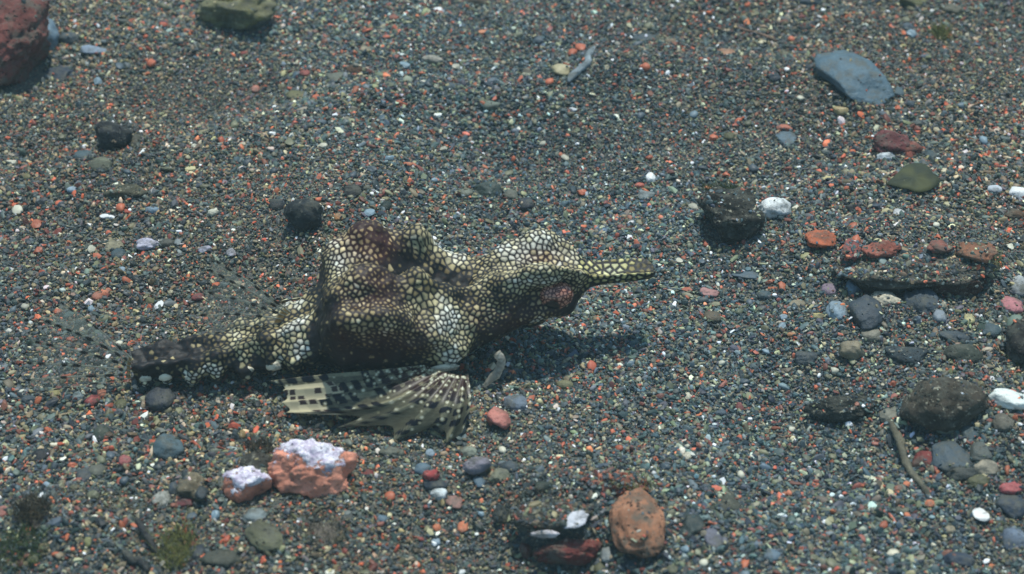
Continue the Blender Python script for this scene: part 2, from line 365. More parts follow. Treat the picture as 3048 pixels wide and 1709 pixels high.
stone(2796, 941, 42, 36, (.22, .26, .30), 'grey pebble at the foot of the rough dark blue-grey rock')
stone(2885, 951, 34, 30, (.55, .48, .20), 'yellow pebble among dark stones', zr=.7)
stone(2593, 997, 60, 40, (.24, .22, .16), 'grey-tan pebble close to the dark slate stone')
stone(2536, 1040, 78, 54, (.28, .23, .14), 'rounded tan stone beside the grey-tan pebble', zr=.6, embed=.15)
stone(2868, 1060, 118, 62, (.06, .075, .055), 'dark grey-green stone near the brown boulder', mat=M_ROUGH, zr=.5)
stone(3036, 850, 60, 66, (.34, .36, .36), 'pale grey stone near the pink stone', mat=M_ROUGH)
stone(3010, 910, 72, 52, (.42, .15, .16), 'pink stone under the pale grey stone', mat=M_ROUGH)
stone(3050, 1030, 110, 170, (.02, .018, .016), 'tall black rock close to the pink stone', 'rock', 'rock', M_ROUGH, 'rough', .9, .15)
stone(2950, 985, 60, 40, 'tl', 'teal stone beside the tall black rock')
stone(2840, 1005, 90, 36, 'sl', 'flat slate stone between yellow pebble and grey-green stone', kind='flat', zr=.3)
stone(2700, 1060, 130, 60, (.05, .07, .08), 'sand-sunk slate rock beside the rounded tan stone', mat=M_ENCR, kind='flat', zr=.3, dust=50)
stone(2120, 945, 54, 34, (.13, .10, .06), 'brown pebble in open sand ahead of the fish snout')
stone(2113, 871, 62, 30, (.40, .19, .17), 'pinkish flat pebble in the sand beside the fish', kind='flat', zr=.3)
stone(2357, 997, 30, 15, (.6, .25, .09), 'small orange oval pebble beside the rounded tan stone')
stone(2222, 820, 92, 26, (.08, .12, .15), 'blue-grey sunk slab ahead of the fish snout', kind='flat', zr=.15)
stone(2436, 941, 34, 24, (.45, .38, .14), 'yellow and black shell bit beside the pale blue pebble', 'shell_fragment', 'shell', M_ENCR, 'angular')
stone(2333, 945, 24, 18, 'pb', 'tiny pale blue pebble beside the yellow and black shell bit')
stone(2373, 905, 50, 22, 'tn', 'pale tan flat pebble near the tiny pale blue pebble', kind='flat', zr=.3)
stone(2400, 1065, 70, 34, 'sl', 'slate pebble beside the rounded tan stone', kind='flat', zr=.35)
stone(2275, 880, 46, 26, 'tl', 'dark teal pebble between sunk slab and pale tan pebble')
# --- lower right
stone(2812, 1198, 256, 148, (.065, .052, .035), 'large dark brown speckled boulder', 'rock', 'rock', M_ENCR, 'round', .5, .2, dust=40)
stone(3005, 1190, 120, 50, (.70, .74, .68), 'long white shell next to the brown speckled boulder', 'shell_fragment', 'shell', M_SHELL, 'flat', .3, .05, yaw=-24)
stone(2651, 1240, 66, 44, (.24, .23, .17), 'tan knob at the top end of the fuzzy stick')
stone(2510, 1222, 230, 74, (.03, .032, .026), 'dark undercut rock beside the brown speckled boulder', 'rock', 'rock', M_ENCR, 'lump', .32, .25, dust=150)
stone(2750, 1374, 80, 54, (.20, .035, .03), 'dark red stone beside the fuzzy stick', mat=M_ROUGH, kind='angular')
stone(2830, 1372, 132, 94, (.06, .09, .11), 'slate rock beside the dark red stone', 'rock', 'rock', M_SMOOTH, 'angular', .45)
stone(2866, 1416, 96, 46, (.045, .052, .045), 'dark grey stone in front of the slate rock')
stone(2935, 1396, 76, 42, (.42, .36, .25), 'cream rounded pebble beside the slate rock')
stone(2921, 1348, 68, 52, (.10, .12, .11), 'grey pebble near the cream rounded pebble')
stone(2911, 1436, 72, 38, 'ol', 'olive pebble under the cream rounded pebble')
stone(3008, 1458, 70, 36, (.48, .09, .09), 'red stone near the dark blue stone')
stone(3008, 1506, 90, 70, (.03, .05, .08), 'dark blue stone under the red stone', 'rock', 'rock', M_SMOOTH, 'angular', .5)
stone(2920, 1534, 56, 34, (.85, .83, .78), 'white triangular shell with pale sheen', 'shell_fragment', 'shell', M_SHELL, 'shard', .3, .05, yaw=-30)
stone(2767, 1500, 32, 22, 'orr', 'bright orange pebble beside the white triangular shell')
stone(2818, 1279, 60, 30, (.20, .22, .17), 'grey-green pebble at the foot of the brown speckled boulder')
stone(2826, 1577, 36, 24, 'tn', 'tan pebble close to the white triangular shell')
stone(2853, 1670, 98, 46, (.03, .05, .085), 'dark navy angular stone near the tan pebble', kind='angular')
stone(3018, 1608, 74, 60, (.12, .16, .22), 'blue-grey fuzzy stone close to the dark blue stone', mat=M_ROUGH)
stone(2658, 1648, 38, 22, 'cr', 'pale cream pebble beside the dark navy stone')
stone(2165, 1503, 78, 68, (.07, .075, .055), 'rough dark olive stone beside the dark teal and purple-grey stones', mat=M_ENCR, kind='rough', dust=15)
stone(2124, 1608, 60, 60, (.14, .14, .18), 'purple-grey stone close to the rough dark olive stone', kind='angular')
stone(2058, 1568, 74, 68, (.03, .05, .048), 'dark teal stone beside the purple-grey stone', kind='angular')
stone(2298, 1654, 52, 34, (.12, .19, .25), 'blue pebble beside the purple-grey stone')
stone(2215, 1553, 28, 20, 'orr', 'orange chip beside the dark teal stone', kind='angular')
stone(2678, 1458, 38, 22, (.5, .16, .09), 'orange-brown chip near the lower end of the fuzzy stick', kind='angular')
stone(2045, 1357, 28, 24, 'cr', 'small cream pebble beside the big tan rock')
stone(2046, 1180, 24, 20, 'cr', 'small cream pebble in open sand beyond the edge of the fish shadow')
stone(2888, 1287, 52, 48, 'tl', 'teal slate pebble beside the grey-green pebble', kind='angular')
stone(2985, 1260, 66, 50, (.14, .13, .10), 'grey-brown stone close to the long white shell', mat=M_ROUGH)
# --- lower left
stone(478, 1188, 92, 66, (.032, .04, .055), 'dark slate oval stone under the fish tail', 'pebble', 'pebble', M_SMOOTH, 'round', .45, .2, yaw=18)
stone(274, 1195, 50, 38, (.42, .08, .07), 'red angular pebble beneath the tail fin', mat=M_ROUGH, kind='angular', zr=.6)
stone(303, 1172, 32, 24, (.58, .18, .08), 'orange pebble touching the red angular pebble')
stone(231, 1184, 36, 30, (.28, .34, .33), 'pale green-grey pebble beside the red angular pebble', zr=.7)
stone(88, 1193, 46, 26, 'sl', 'slate pebble close to the lower edge of the tail fin', kind='flat')
stone(362, 1203, 36, 30, 'ol', 'olive pebble between the red pebble and the dark slate oval stone')
stone(503, 1331, 94, 76, (.075, .125, .145), 'teal-grey faceted stone between the fish tail and salmon rocks', 'pebble', 'pebble', M_SMOOTH, 'angular', .6, .15)
stone(122, 1355, 54, 40, 'dk', 'black oblong pebble beside the teal-grey faceted stone', yaw=-35)
stone(373, 1375, 38, 34, (.45, .12, .11), 'round red pebble close to the teal-grey faceted stone', zr=.8)
stone(252, 1414, 46, 38, (.04, .055, .075), 'dark slate pebble tucked against an olive-grey pebble')
stone(287, 1404, 56, 38, 'og', 'olive-grey pebble beside the dark slate pebble')
stone(300, 1296, 56, 44, 'dg', 'dark green pebble beside the teal-grey faceted stone', mat=M_ROUGH)
stone(572, 1446, 90, 80, (.15, .12, .07), 'brownish sand-coated stone beside the salmon rock', 'rock', 'rock', M_ENCR, 'rough', .55, .2, dust=25)
stone(600, 1466, 36, 36, (.03, .042, .05), 'dark pebble perched on the brownish sand-coated stone', lift=1.2)
stone(518, 1456, 34, 56, (.05, .075, .10), 'blue-slate pebble wedged beside the brownish sand-coated stone', zr=.9)
stone(480, 1488, 60, 44, (.42, .42, .36), 'pale glassy pebble beside a dark red chip', zr=.5)
stone(556, 1498, 66, 30, (.20, .03, .035), 'dark red chip close to the brownish sand-coated stone', kind='angular')
stone(930, 1402, 262, 160, (.80, .27, .15), 'salmon rock topped with white and lilac crust', 'rock', 'rock', M_CRUST, 'rough', .85, .24, dust=16)
stone(735, 1452, 150, 96, (.74, .24, .13), 'smaller salmon rock with a white crusted tip', 'rock', 'rock', M_CRUST, 'rough', .8, .28, dust=10)
stone(770, 1388, 110, 90, (.05, .045, .035), 'dark fuzzy sand clump between the two salmon rocks', 'rock', 'rock', M_ENCR, 'lump', .7, .2, dust=60)
stone(760, 1537, 72, 40, (.22, .27, .27), 'pale grey elongated pebble close to the salmon rocks', yaw=18)
stone(787, 1600, 94, 98, (.14, .14, .075), 'olive pitted rounded stone near the salmon rocks', 'rock', 'rock', M_POROUS, 'round', .5, .2, yaw=35)
stone(586, 1645, 50, 42, (.04, .052, .065), 'dark slate pebble beside the green algae tuft')
stone(140, 1447, 28, 24, 'pb', 'pale blue chip near the dark algae clump', kind='angular')
stone(110, 1552, 62, 60, (.06, .035, .025), 'dark brown stone under the dark algae clump', mat=M_ENCR, kind='rough')
stone(8, 1525, 34, 50, (.35, .12, .09), 'dull red stone near the dark algae clump', mat=M_ROUGH)
stone(660, 1665, 120, 50, (.055, .06, .045), 'dark mossy stone beside the dark slate pebble', mat=M_ALGAE, kind='flat', zr=.3)
stone(960, 1590, 100, 80, (.12, .10, .08), 'fuzzy grey-brown stone beside the olive pitted stone', mat=M_ENCR, kind='round', zr=.3, dust=60)
# --- lower middle
stone(1483, 1249, 70, 72, (.60, .19, .14), 'salmon triangular stone by the fin shadow', 'pebble', 'pebble', M_SMOOTH, 'angular', .75, .15, yaw=20)
stone(1535, 1205, 76, 50, (.13, .17, .22), 'grey-blue fuzzy stone behind the salmon triangular stone', mat=M_ROUGH)
stone(1681, 1147, 52, 26, (.20, .19, .09), 'olive-yellow pebble at the edge of the fish shadow')
stone(1165, 1349, 80, 32, 'og', 'dark olive oval pebble in front of the fin tips', zr=.4)
stone(1395, 1347, 52, 34, (.32, .36, .27), 'pale green pebble near the lilac stone', zr=.6)
stone(1420, 1392, 86, 54, (.22, .20, .24), 'lilac-grey stone with a dark hollow below', 'pebble', 'pebble', M_ROUGH, 'angular', .6, .1)
stone(1515, 1392, 60, 36, 'sl', 'slate pebble beside the lilac-grey stone')
stone(1485, 1417, 66, 36, (.24, .24, .15), 'olive-cream pebble beside the dark hollow', kind='angular')
stone(1428, 1434, 40, 32, 'bl', 'blue-grey pebble beneath the lilac-grey stone', kind='angular')
stone(1283, 1415, 52, 30, (.42, .05, .05), 'bright red porous chip on a dark blue stone', mat=M_POROUS, kind='angular', lift=.8)
stone(1297, 1444, 74, 38, (.02, .035, .055), 'dark blue stone under the bright red chip', kind='angular')
stone(1304, 1470, 54, 32, (.66, .72, .72), 'white oval pebble close to the dark blue stone', zr=.55, yaw=-18)
stone(1258, 1398, 52, 34, 'bl', 'blue pebble beside the bright red chip')
stone(1352, 1493, 52, 38, (.36, .18, .14), 'pink-tan sunk pebble beside the white oval pebble', kind='flat', zr=.3)
stone(1280, 1350, 30, 22, 'pb', 'tiny light blue pebble near the blue pebble')
stone(1095, 1412, 36, 26, (.22, .03, .025), 'dark red pebble beside the crusted salmon rock')
stone(1898, 1560, 166, 206, (.40, .165, .075), 'big orange-tan spongy rock', 'rock', 'rock', M_POROUS, 'round', .62, .25, sub=5, dust=60)
stone(1830, 1442, 220, 80, (.42, .13, .07), 'sand-dusted orange rock behind the big spongy rock', 'rock', 'rock', M_ROUGH, 'rough', .35, .35, dust=350)
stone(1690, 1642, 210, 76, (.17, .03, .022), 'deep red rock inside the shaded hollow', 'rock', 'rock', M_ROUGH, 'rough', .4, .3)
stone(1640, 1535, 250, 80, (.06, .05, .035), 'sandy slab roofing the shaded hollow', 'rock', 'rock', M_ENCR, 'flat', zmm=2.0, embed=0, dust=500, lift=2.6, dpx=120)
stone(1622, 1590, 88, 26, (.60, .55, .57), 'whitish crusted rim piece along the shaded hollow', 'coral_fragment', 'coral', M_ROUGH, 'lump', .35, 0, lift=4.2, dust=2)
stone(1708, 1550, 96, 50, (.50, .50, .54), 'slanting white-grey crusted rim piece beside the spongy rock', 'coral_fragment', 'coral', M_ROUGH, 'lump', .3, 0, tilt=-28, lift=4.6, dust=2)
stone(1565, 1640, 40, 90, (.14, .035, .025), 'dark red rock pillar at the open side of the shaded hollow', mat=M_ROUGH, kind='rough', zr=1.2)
stone(1807, 1651, 42, 46, (.25, .27, .26), 'grey pebble at the foot of the big spongy rock', kind='angular', zr=.8)
stone(1787, 1690, 40, 34, 'ol', 'olive pebble close to the grey pebble by the spongy rock')
stone(1619, 1452, 60, 30, 'dg', 'dark green flat pebble near the shaded hollow', kind='flat')
stone(1490, 1530, 50, 60, (.03, .05, .06), 'dark blue stone beside the shaded hollow', mat=M_ROUGH)
stone(1137, 1546, 34, 22, 'bl', 'small blue pebble in open sand near the white oval pebble')
stone(1300, 1568, 26, 22, 'orr', 'orange chip beside a larger orange angular pebble', kind='angular')
stone(1378, 1568, 34, 30, 'orr', 'larger orange angular pebble beside an orange chip', kind='angular')
stone(1297, 1613, 28, 20, 'pb', 'tiny pale blue chip near the orange chips')
# --- left of the fish / middle left
stone(904, 640, 116, 84, (.022, .03, .035), 'large dark round stone near the fish back', 'rock', 'rock', M_ROUGH, 'round', .72, .15)
stone(825, 612, 52, 36, 'dk', 'small dark stone beside the large dark round stone')
stone(1005, 647, 40, 22, (.55, .24, .06), 'orange-yellow chip beside the large dark round stone', kind='angular')
stone(440, 729, 70, 36, (.60, .57, .70), 'lilac-white crusted stone with rough knobbly top', 'pebble', 'pebble', M_ROUGH, 'lump', .45, .2)
stone(497, 727, 48, 26, (.05, .05, .04), 'dark olive pebble beside the lilac-white crusted stone')
stone(530, 722, 22, 22, 'gy', 'tiny pale grey pebble beside the dark olive pebble')
stone(341, 736, 60, 38, (.26, .23, .14), 'tan stone beside the lilac-white crusted stone', mat=M_ROUGH)
stone(352, 758, 44, 34, 'tl', 'teal pebble in front of the tan stone')
stone(611, 743, 46, 20, (.52, .50, .62), 'pale lilac crust chip behind the dorsal fin', mat=M_ROUGH, kind='angular')
stone(688, 752, 30, 24, (.56, .55, .66), 'small pale lilac chip near the dorsal fin tip', mat=M_ROUGH, kind='angular')
stone(473, 907, 28, 26, 'wh', 'tiny white star-shaped shell bit', 'shell_fragment', 'shell', M_SHELL, 'shard', .5, .1)
stone(704, 848, 40, 20, (.48, .42, .25), 'cream chip behind the dorsal fin rays', kind='angular')
stone(453, 628, 44, 22, (.17, .26, .34), 'blue pebble beside the white slender shell shard')
stone(362, 805, 24, 20, 'pb', 'tiny pale oval pebble near the fish tail fin', zr=.6)
stone(224, 800, 16, 12, 'wh', 'bright white speck of shell beside the fish', mat=M_SHELL)
stone(200, 812, 14, 12, 'wh', 'smaller white speck of shell beside the fish', mat=M_SHELL)
stone(315, 870, 34, 24, (.60, .17, .07), 'orange pebble beside the dorsal fin', kind='angular')
stone(290, 882, 34, 28, (.40, .13, .07), 'dull orange pebble touching the orange pebble beside the dorsal fin')
stone(590, 885, 40, 24, (.20, .05, .045), 'dark red pebble under the dorsal fin', kind='angular')

# ------------------------------------------------------------------ sand banked up round the bigger stones
def banks(x, y):
    x = np.asarray(x, float); y = np.asarray(y, float); h = np.zeros(x.shape)
    for sx, sy, rx, ry, o, d, yw in STONES:
        if rx < 1.1 or o.get('_lift'): continue
        R_ = 2.0*max(rx, ry); m = (np.abs(x-sx) < R_) & (np.abs(y-sy) < R_)
        if not m.any(): continue
        c, s = math.cos(-yw), math.sin(-yw); dx, dy = x[m]-sx, y[m]-sy; e = np.sqrt(((dx*c-dy*s)/rx)**2+((dx*s+dy*c)/ry)**2)
        am = min(1.0, .20*min(rx, ry)); th = np.arctan2(dy, dx)
        h[m] = np.maximum(h[m], am*np.exp(-((e-.98)/.30)**2)*(.55+.45*np.sin(th*2+sx)+.25*np.sin(th*5+sy)))
    return np.maximum(h, 0)
gx = axis_coords(-105, 105, 1.2, 3000); gy = axis_coords(-90, 125, 1.2, 3000)
GX, GY = np.meshgrid(gx, gy); GZ = hgt(np.clip(GX, -400, 400), np.clip(GY, -400, 400))+banks(GX, GY)-.13
nv = len(gx); fc = [(j*nv+i, j*nv+i+1, (j+1)*nv+i+1, (j+1)*nv+i) for j in range(len(gy)-1) for i in range(nv-1)]
bed = mesh_obj('seabed', np.c_[GX.ravel(), GY.ravel(), GZ.ravel()], fc, M_SAND)
tag(bed, 'dark volcanic sand bed under everything', 'seabed', kind='structure')

# ------------------------------------------------------------------ twigs and leaf
def tube(pts, rad, seg=10, seed=0, wob=.12):
    pts = [np.asarray(p, float) for p in pts]; n = len(pts); V = []; F = []
    for i, p in enumerate(pts):
        t = pts[min(i+1, n-1)]-pts[max(i-1, 0)]; t /= np.linalg.norm(t)
        a = np.cross(t, [0, 0, 1.]); a /= np.linalg.norm(a)+1e-9; b = np.cross(a, t)
        r = rad[i] if hasattr(rad, '__len__') else rad
        for j in range(seg):
            an = 2*math.pi*j/seg
            rr = r*(1+wob*2*noise.noise(Vector((i*.7+seed, math.cos(an)*1.1, math.sin(an)*1.1))))
            V.append(p+rr*(a*math.cos(an)+b*math.sin(an)))
    for i in range(n-1):
        for j in range(seg): F.append((i*seg+j, i*seg+(j+1) % seg, (i+1)*seg+(j+1) % seg, (i+1)*seg+j))
    F.append(tuple(range(seg-1, -1, -1))); F.append(tuple((n-1)*seg+j for j in range(seg)))
    return V, F
def spline(pts, n):
    pts = np.asarray(pts, float); m = len(pts)-1; out = []
    for q in np.linspace(0, m, n):
        i = min(int(q), m-1); t = q-i
        p0 = pts[max(i-1, 0)]; p1 = pts[i]; p2 = pts[i+1]; p3 = pts[min(i+2, m)]
        out.append(.5*((2*p1)+(p2-p0)*t+(2*p0-5*p1+4*p2-p3)*t*t+(-p0+3*p1-3*p2+p3)*t**3))
    return np.array(out)
def twig(pix, rad, col, label, lift=.3, mat=None, n=22, name='twig'):
    pts = []
    for q in pix:
        zz = q[2] if len(q) > 2 else lift
        p = ground(q[0], q[1]); p = at(q[0], q[1], p[2]+zz); pts.append(p)
    sp = spline(pts, n); rr = [rad*PX*(.75+.25*math.sin(3.0*i/n+.4))*(1.0 if 1 < i < n-2 else .6) for i in range(n)]
    base = sp[0].copy(); V, F = tube(sp-base, rr, 10, len(pix)*3.1+rad, .3)
    o = mesh_obj(name, V, F, mat or M_WOOD, None, True, base); o.color = (*col, 1); tag(o, label, 'twig'); return o
twig([(1690, 243), (1722, 210), (1748, 188), (1752, 165), (1768, 142)], 13, (.20, .24, .26), 'curved grey twig lying beside the yellowish shell', .4)
twig([(2190, 82), (2240, 96), (2280, 108), (2312, 122)], 6, (.16, .10, .07), 'thin straight brown twig lying in sand', .25)
twig([(2651, 1255, 1.0), (2676, 1312, .9), (2700, 1388, .7), (2738, 1436, .4), (2768, 1480, .0)], 11, (.12, .11, .075), 'fuzzy grey-brown stick slanting from the tan knob', .5)
twig([(405, 1541, 1.6), (425, 1575, 1.2), (448, 1612, .8), (470, 1652, .3)], 9, (.02, .02, .022), 'thin black stick slanting up beside the yellow-green algae tuft', .5)
twig([(366, 1640), (395, 1668), (418, 1672), (442, 1700)], 10, (.022, .024, .026), 'bent black stick half sunk beside yellow-green algae tuft', .4)
twig([(2100, 700, .6), (2150, 726, .5), (2200, 715, .5), (2245, 705, .4)], 6, (.025, .022, .018), 'thin dark stick under the black encrusted rock', .4)
# folded dark leaf
lp = [(2636, 550, .3), (2668, 520, .6), (2702, 492, .9), (2748, 489, 1.0), (2775, 513, .8), (2798, 545, .4), (2745, 574, .35), (2690, 562, .35)]
lv = [];
for q in lp: g = ground(q[0], q[1]); lv.append(at(q[0], q[1], g[2]+q[2]))
lb = lv[0].copy(); cen = np.mean(lv, 0)+np.array([0, 0, .05])
V = [cen-lb]; F = []; ring = spline(lv+[lv[0]], 41)[:-1]-lb
for k in range(1, 5):
    for p in ring: V.append((cen-lb)*(1-k/4)+p*(k/4)+np.array([0, 0, .12*noise.noise(Vector(p)*.8)]))
for j in range(40): F.append((0, 1+j, 1+(j+1) % 40))
for k in range(3):
    for j in range(40): a = 1+k*40+j; b = 1+k*40+(j+1) % 40; F.append((a, a+40, b+40, b))
leaf = mesh_obj('leaf', V, F, M_LEAF, None, True, lb); tag(leaf, 'folded dark green leaf lying in sand close to the dark red rocks', 'leaf')
sm = leaf.modifiers.new('thickness', 'SOLIDIFY'); sm.thickness = .15*MM

# ------------------------------------------------------------------ algae
def tuft(px, py, rx, ry, hmm, n, mat, label, name='algae_tuft', lift=0, seed=0, wd=.075):
    r = random.Random(seed+px); V = []; F = []; c = ground(px, py); c = at(px, py, c[2]+lift)
    for _ in range(int(n*2.2)):
        a = r.uniform(0, 6.283); q = math.sqrt(r.random())
        x = math.cos(a)*q*rx*PX; y = math.sin(a)*q*ry*PX/math.sin(ELEV)
        z0 = float(hgt(c[0]+x, c[1]+y))-c[2]+lift-.2
        h = hmm*.7*r.uniform(.3, 1.1); dx, dy = r.gauss(0, .5)*h, r.gauss(0, .5)*h; aa = r.uniform(0, 3.14)
        sx, sy = math.cos(aa)*wd/2, math.sin(aa)*wd/2; k = len(V)
        p1 = (x+dx*.35+r.gauss(0, .1), y+dy*.35, z0+h*.6); p2 = (x+dx, y+dy, z0+h)
        V += [(x-sx, y-sy, z0), (x+sx, y+sy, z0), (p1[0]+sx, p1[1]+sy, p1[2]), (p1[0]-sx, p1[1]-sy, p1[2]), (p2[0]+sx*.3, p2[1]+sy*.3, p2[2]), (p2[0]-sx*.3, p2[1]-sy*.3, p2[2])]
        F += [(k, k+1, k+2, k+3), (k+3, k+2, k+4, k+5)]
    o = mesh_obj(name, V, F, mat, None, False, c); tag(o, label, 'algae'); return o
tuft(2800, 105, 34, 30, 2.6, 160, M_AL_Y, 'yellow-green algae tuft near the large blue-grey rock')
tuft(528, 1640, 46, 50, 3.0, 260, M_AL_Y, 'yellow-green algae tuft beside the bent black stick')
tuft(95, 1520, 48, 28, 3.0, 220, M_AL_D, 'dark brown algae clump on the dark brown stone', lift=.8)
tuft(60, 1640, 70, 36, 2.2, 220, M_AL_G, 'dull green algae patch close to the dark algae clump')
tuft(705, 14, 85, 22, 2.0, 320, M_AL_Y, 'yellow algae growing on the algae-covered rock', lift=4.0)
tuft(2150, 565, 60, 18, 1.6, 120, M_AL_G, 'pale green algae fringe behind the black encrusted rock', lift=.5)
tuft(775, 1345, 45, 22, 1.8, 160, M_AL_D, 'dark algae fuzz on the clump between salmon rocks', lift=2.2)
tuft(620, 675, 90, 24, .8, 110, M_AL_B, 'brown algae fuzz in the sand behind the dorsal fin')
tuft(1885, 1440, 70, 20, 1.2, 90, M_AL_Y, 'ochre algae fuzz on the sand-dusted orange rock', lift=1.6)
tuft(2930, 770, 60, 24, 1.6, 160, M_AL_Y, 'olive algae fuzz on the far end of the red ledge', lift=1.2)
tuft(3035, 1085, 30, 24, 2.2, 90, M_AL_G, 'bright green algae sprig at the foot of the tall black rock')
tuft(330, 1490, 150, 36, 1.3, 260, M_AL_B, 'brown algae fuzz in sand beside the glassy pebble')
tuft(960, 1575, 70, 40, 1.2, 160, M_AL_B, 'brown algae fuzz on the grey-brown stone', lift=.8)
tuft(1560, 1500, 90, 30, 1.4, 140, M_AL_B, 'brown algae fuzz near the shaded hollow', lift=1.5)

# ------------------------------------------------------------------ the fish (a sea moth), built in its own frame: x towards the snout, y to its left, z up
T = AX0.copy(); T[2] = 0; S_ = AX1.copy(); S_[2] = 0
TH = math.atan2(S_[1]-T[1], S_[0]-T[0]); FW = np.array([math.cos(TH), math.sin(TH), 0]); LF = np.array([-math.sin(TH), math.cos(TH), 0])
ORG = T+LF*1.5
fish = bpy.data.objects.new('fish', None); COL.objects.link(fish); fish.location = Vector(ORG)*MM; fish.rotation_euler = (0, 0, TH); fish.empty_display_size = .01
tag(fish, 'cream and dark brown sea moth fish with scaly armour walking on the sand', 'fish')
def toloc(p): p = np.asarray(p)-ORG; return np.array([p@FW, p@LF, p[2]])
def lw(px, py, wv):                                       # point of the plane y = wv of the fish seen at that spot
    d = ray(px, py); t = ((ORG+LF*wv-_cam)@LF)/(d@LF); return toloc(_cam+d*t)
def lz(px, py, z): return toloc(at(px, py, z))

ST = np.array([  # x, zb, wb, zm, wm, zh, wh, zr, wr, zd
 [0.0, 1.0, 1.1, 1.7, 1.8, 2.9, 1.8, 3.9, 1.5, 3.2], [3.0, 1.0, 1.4, 2.0, 2.2, 3.2, 2.1, 4.3, 1.8, 3.4], [10., 1.1, 1.7, 2.5, 2.8, 3.8, 2.6, 5.0, 1.9, 4.3],
 [17., 1.3, 2.2, 3.6, 4.0, 5.4, 3.5, 7.0, 2.2, 6.8], [21.3, 1.8, 2.8, 4.8, 5.0, 6.6, 4.4, 8.6, 2.6, 8.7], [22.8, 2.2, 3.2, 5.6, 5.6, 8.2, 5.2, 10.2, 3.2, 9.8],
 [24.0, 2.6, 4.6, 9.8, 7.4, 11.8, 6.4, 12.8, 4.2, 11.8], [25.4, 2.8, 5.8, 11.6, 8.8, 13.4, 7.0, 14.2, 4.5, 12.8], [29.5, 3.0, 7.0, 12.0, 9.3, 13.8, 7.2, 15.6, 4.6, 13.0],
 [33.0, 3.0, 7.2, 11.0, 9.4, 12.8, 7.4, 14.4, 4.6, 10.2], [36.5, 3.0, 7.0, 8.6, 9.2, 11.0, 7.2, 13.0, 4.2, 9.0], [39.5, 3.0, 6.2, 6.4, 8.2, 9.9, 6.4, 11.9, 3.7, 9.3],
 [42.5, 3.4, 4.4, 6.2, 6.0, 9.4, 4.8, 11.5, 3.0, 10.8], [45.5, 4.0, 3.4, 6.8, 5.1, 9.6, 4.3, 12.5, 3.5, 11.2], [49.5, 4.8, 2.8, 7.3, 4.5, 9.8, 3.6, 13.5, 4.2, 10.7],
 [53.4, 5.5, 2.2, 7.2, 3.4, 9.2, 2.9, 12.7, 3.8, 10.5], [55.0, 7.0, 1.4, 8.0, 2.1, 9.2, 2.0, 11.4, 2.7, 10.2], [56.1, 8.2, 1.0, 8.6, 1.5, 9.2, 1.6, 10.4, 1.85, 9.6],
 [60.5, 8.4, .9, 8.7, 1.4, 9.1, 1.5, 10.1, 1.75, 9.2], [63.6, 8.7, .8, 8.9, 1.3, 9.1, 1.4, 9.8, 1.5, 9.1], [64.3, 8.9, .4, 9.0, .7, 9.1, .8, 9.5, .8, 9.15]])
NXs, NCs = 560, 350
xs = np.concatenate([np.linspace(0, 64.3, NXs)])
def interp_st(x):                                          # monotone-ish cubic through the stations
    i = np.clip(np.searchsorted(ST[:, 0], x)-1, 0, len(ST)-2); i0 = np.maximum(i-1, 0); i3 = np.minimum(i+2, len(ST)-1)
    t = ((x-ST[i, 0])/(ST[i+1, 0]-ST[i, 0]))[:, None]; d = (ST[i+1, 0]-ST[i, 0])[:, None]
    m1 = (ST[i+1]-ST[i0])/(ST[i+1, 0]-ST[i0, 0])[:, None]*d; m2 = (ST[i3]-ST[i])/(ST[i3, 0]-ST[i, 0])[:, None]*d
    t2, t3 = t*t, t*t*t
    return (2*t3-3*t2+1)*ST[i]+(t3-2*t2+t)*m1+(-2*t3+3*t2)*ST[i+1]+(t3-t2)*m2
P = interp_st(xs)
KNOBS = [(29.0, 4.6, 15.2, 1.7, 2.0), (35.2, 4.4, 13.8, 2.3, 1.35), (51.0, 3.7, 13.2, .7, 1.8), (46.2, 3.2, 12.6, .5, 1.2), (26.8, 9.0, 11.6, 1.0, 1.5), (31.4, 9.6, 11.2, 1.0, 1.7), (36.0, 9.8, 7.6, .9, 1.6),
         (49.2, 4.6, 7.0, .8, 1.1), (24.4, 5.0, 14.0, .5, 1.2), (39.3, 8.2, 5.4, .9, 1.3)]
for xr in (1.2, 3.8, 6.6, 10.0, 13.6, 17.0, 20.0):
    wv = np.interp(xr, ST[:, 0], ST[:, 4]); zv = np.interp(xr, ST[:, 0], ST[:, 3]); KNOBS.append((xr, wv*.97, zv*.62, .95 if xr < 12 else 1.15, .6))
    wr_ = np.interp(xr, ST[:, 0], ST[:, 8]); zr_ = np.interp(xr, ST[:, 0], ST[:, 7]); KNOBS.append((xr, wr_, zr_, .25, .7))
for xr, zq in ((10.2, 3.5), (7.4, 3.2), (20.3, 6.3), (17.2, 5.0)):
    KNOBS.append((xr, np.interp(xr, ST[:, 0], ST[:, 4]), zq, .5, 1.1))
ang_n = NCs
def ring_pts(row):
    x, zb, wb, zm, wm, zh, wh, zr, wr, zd = row
    h = [(0, zb), (wb, zb+.25), (wm, zm), (wh, zh), (wr, zr), (0, zd)]
    pts = [np.array(p) for p in h]+[np.array((-p[0], p[1])) for p in h[-2:0:-1]]
    return np.array(pts)
R10 = np.array([ring_pts(r) for r in P])                   # (NX,10,2)
tt = np.linspace(0, 10, NCs, endpoint=False); i1 = tt.astype(int); f_ = (tt-i1)[None, :, None]
g = lambda k: R10[:, (i1+k) % 10, :]
p0, p1, p2, p3 = g(-1), g(0), g(1), g(2); tau = .42
m1 = (p2-p0)*tau; m2 = (p3-p1)*tau
YZ = (2*f_**3-3*f_**2+1)*p1+(f_**3-2*f_**2+f_)*m1+(-2*f_**3+3*f_**2)*p2+(f_**3-f_**2)*m2
B = np.concatenate([np.repeat(xs[:, None, None], NCs, 1), YZ], 2)     # (NX,NC,3)
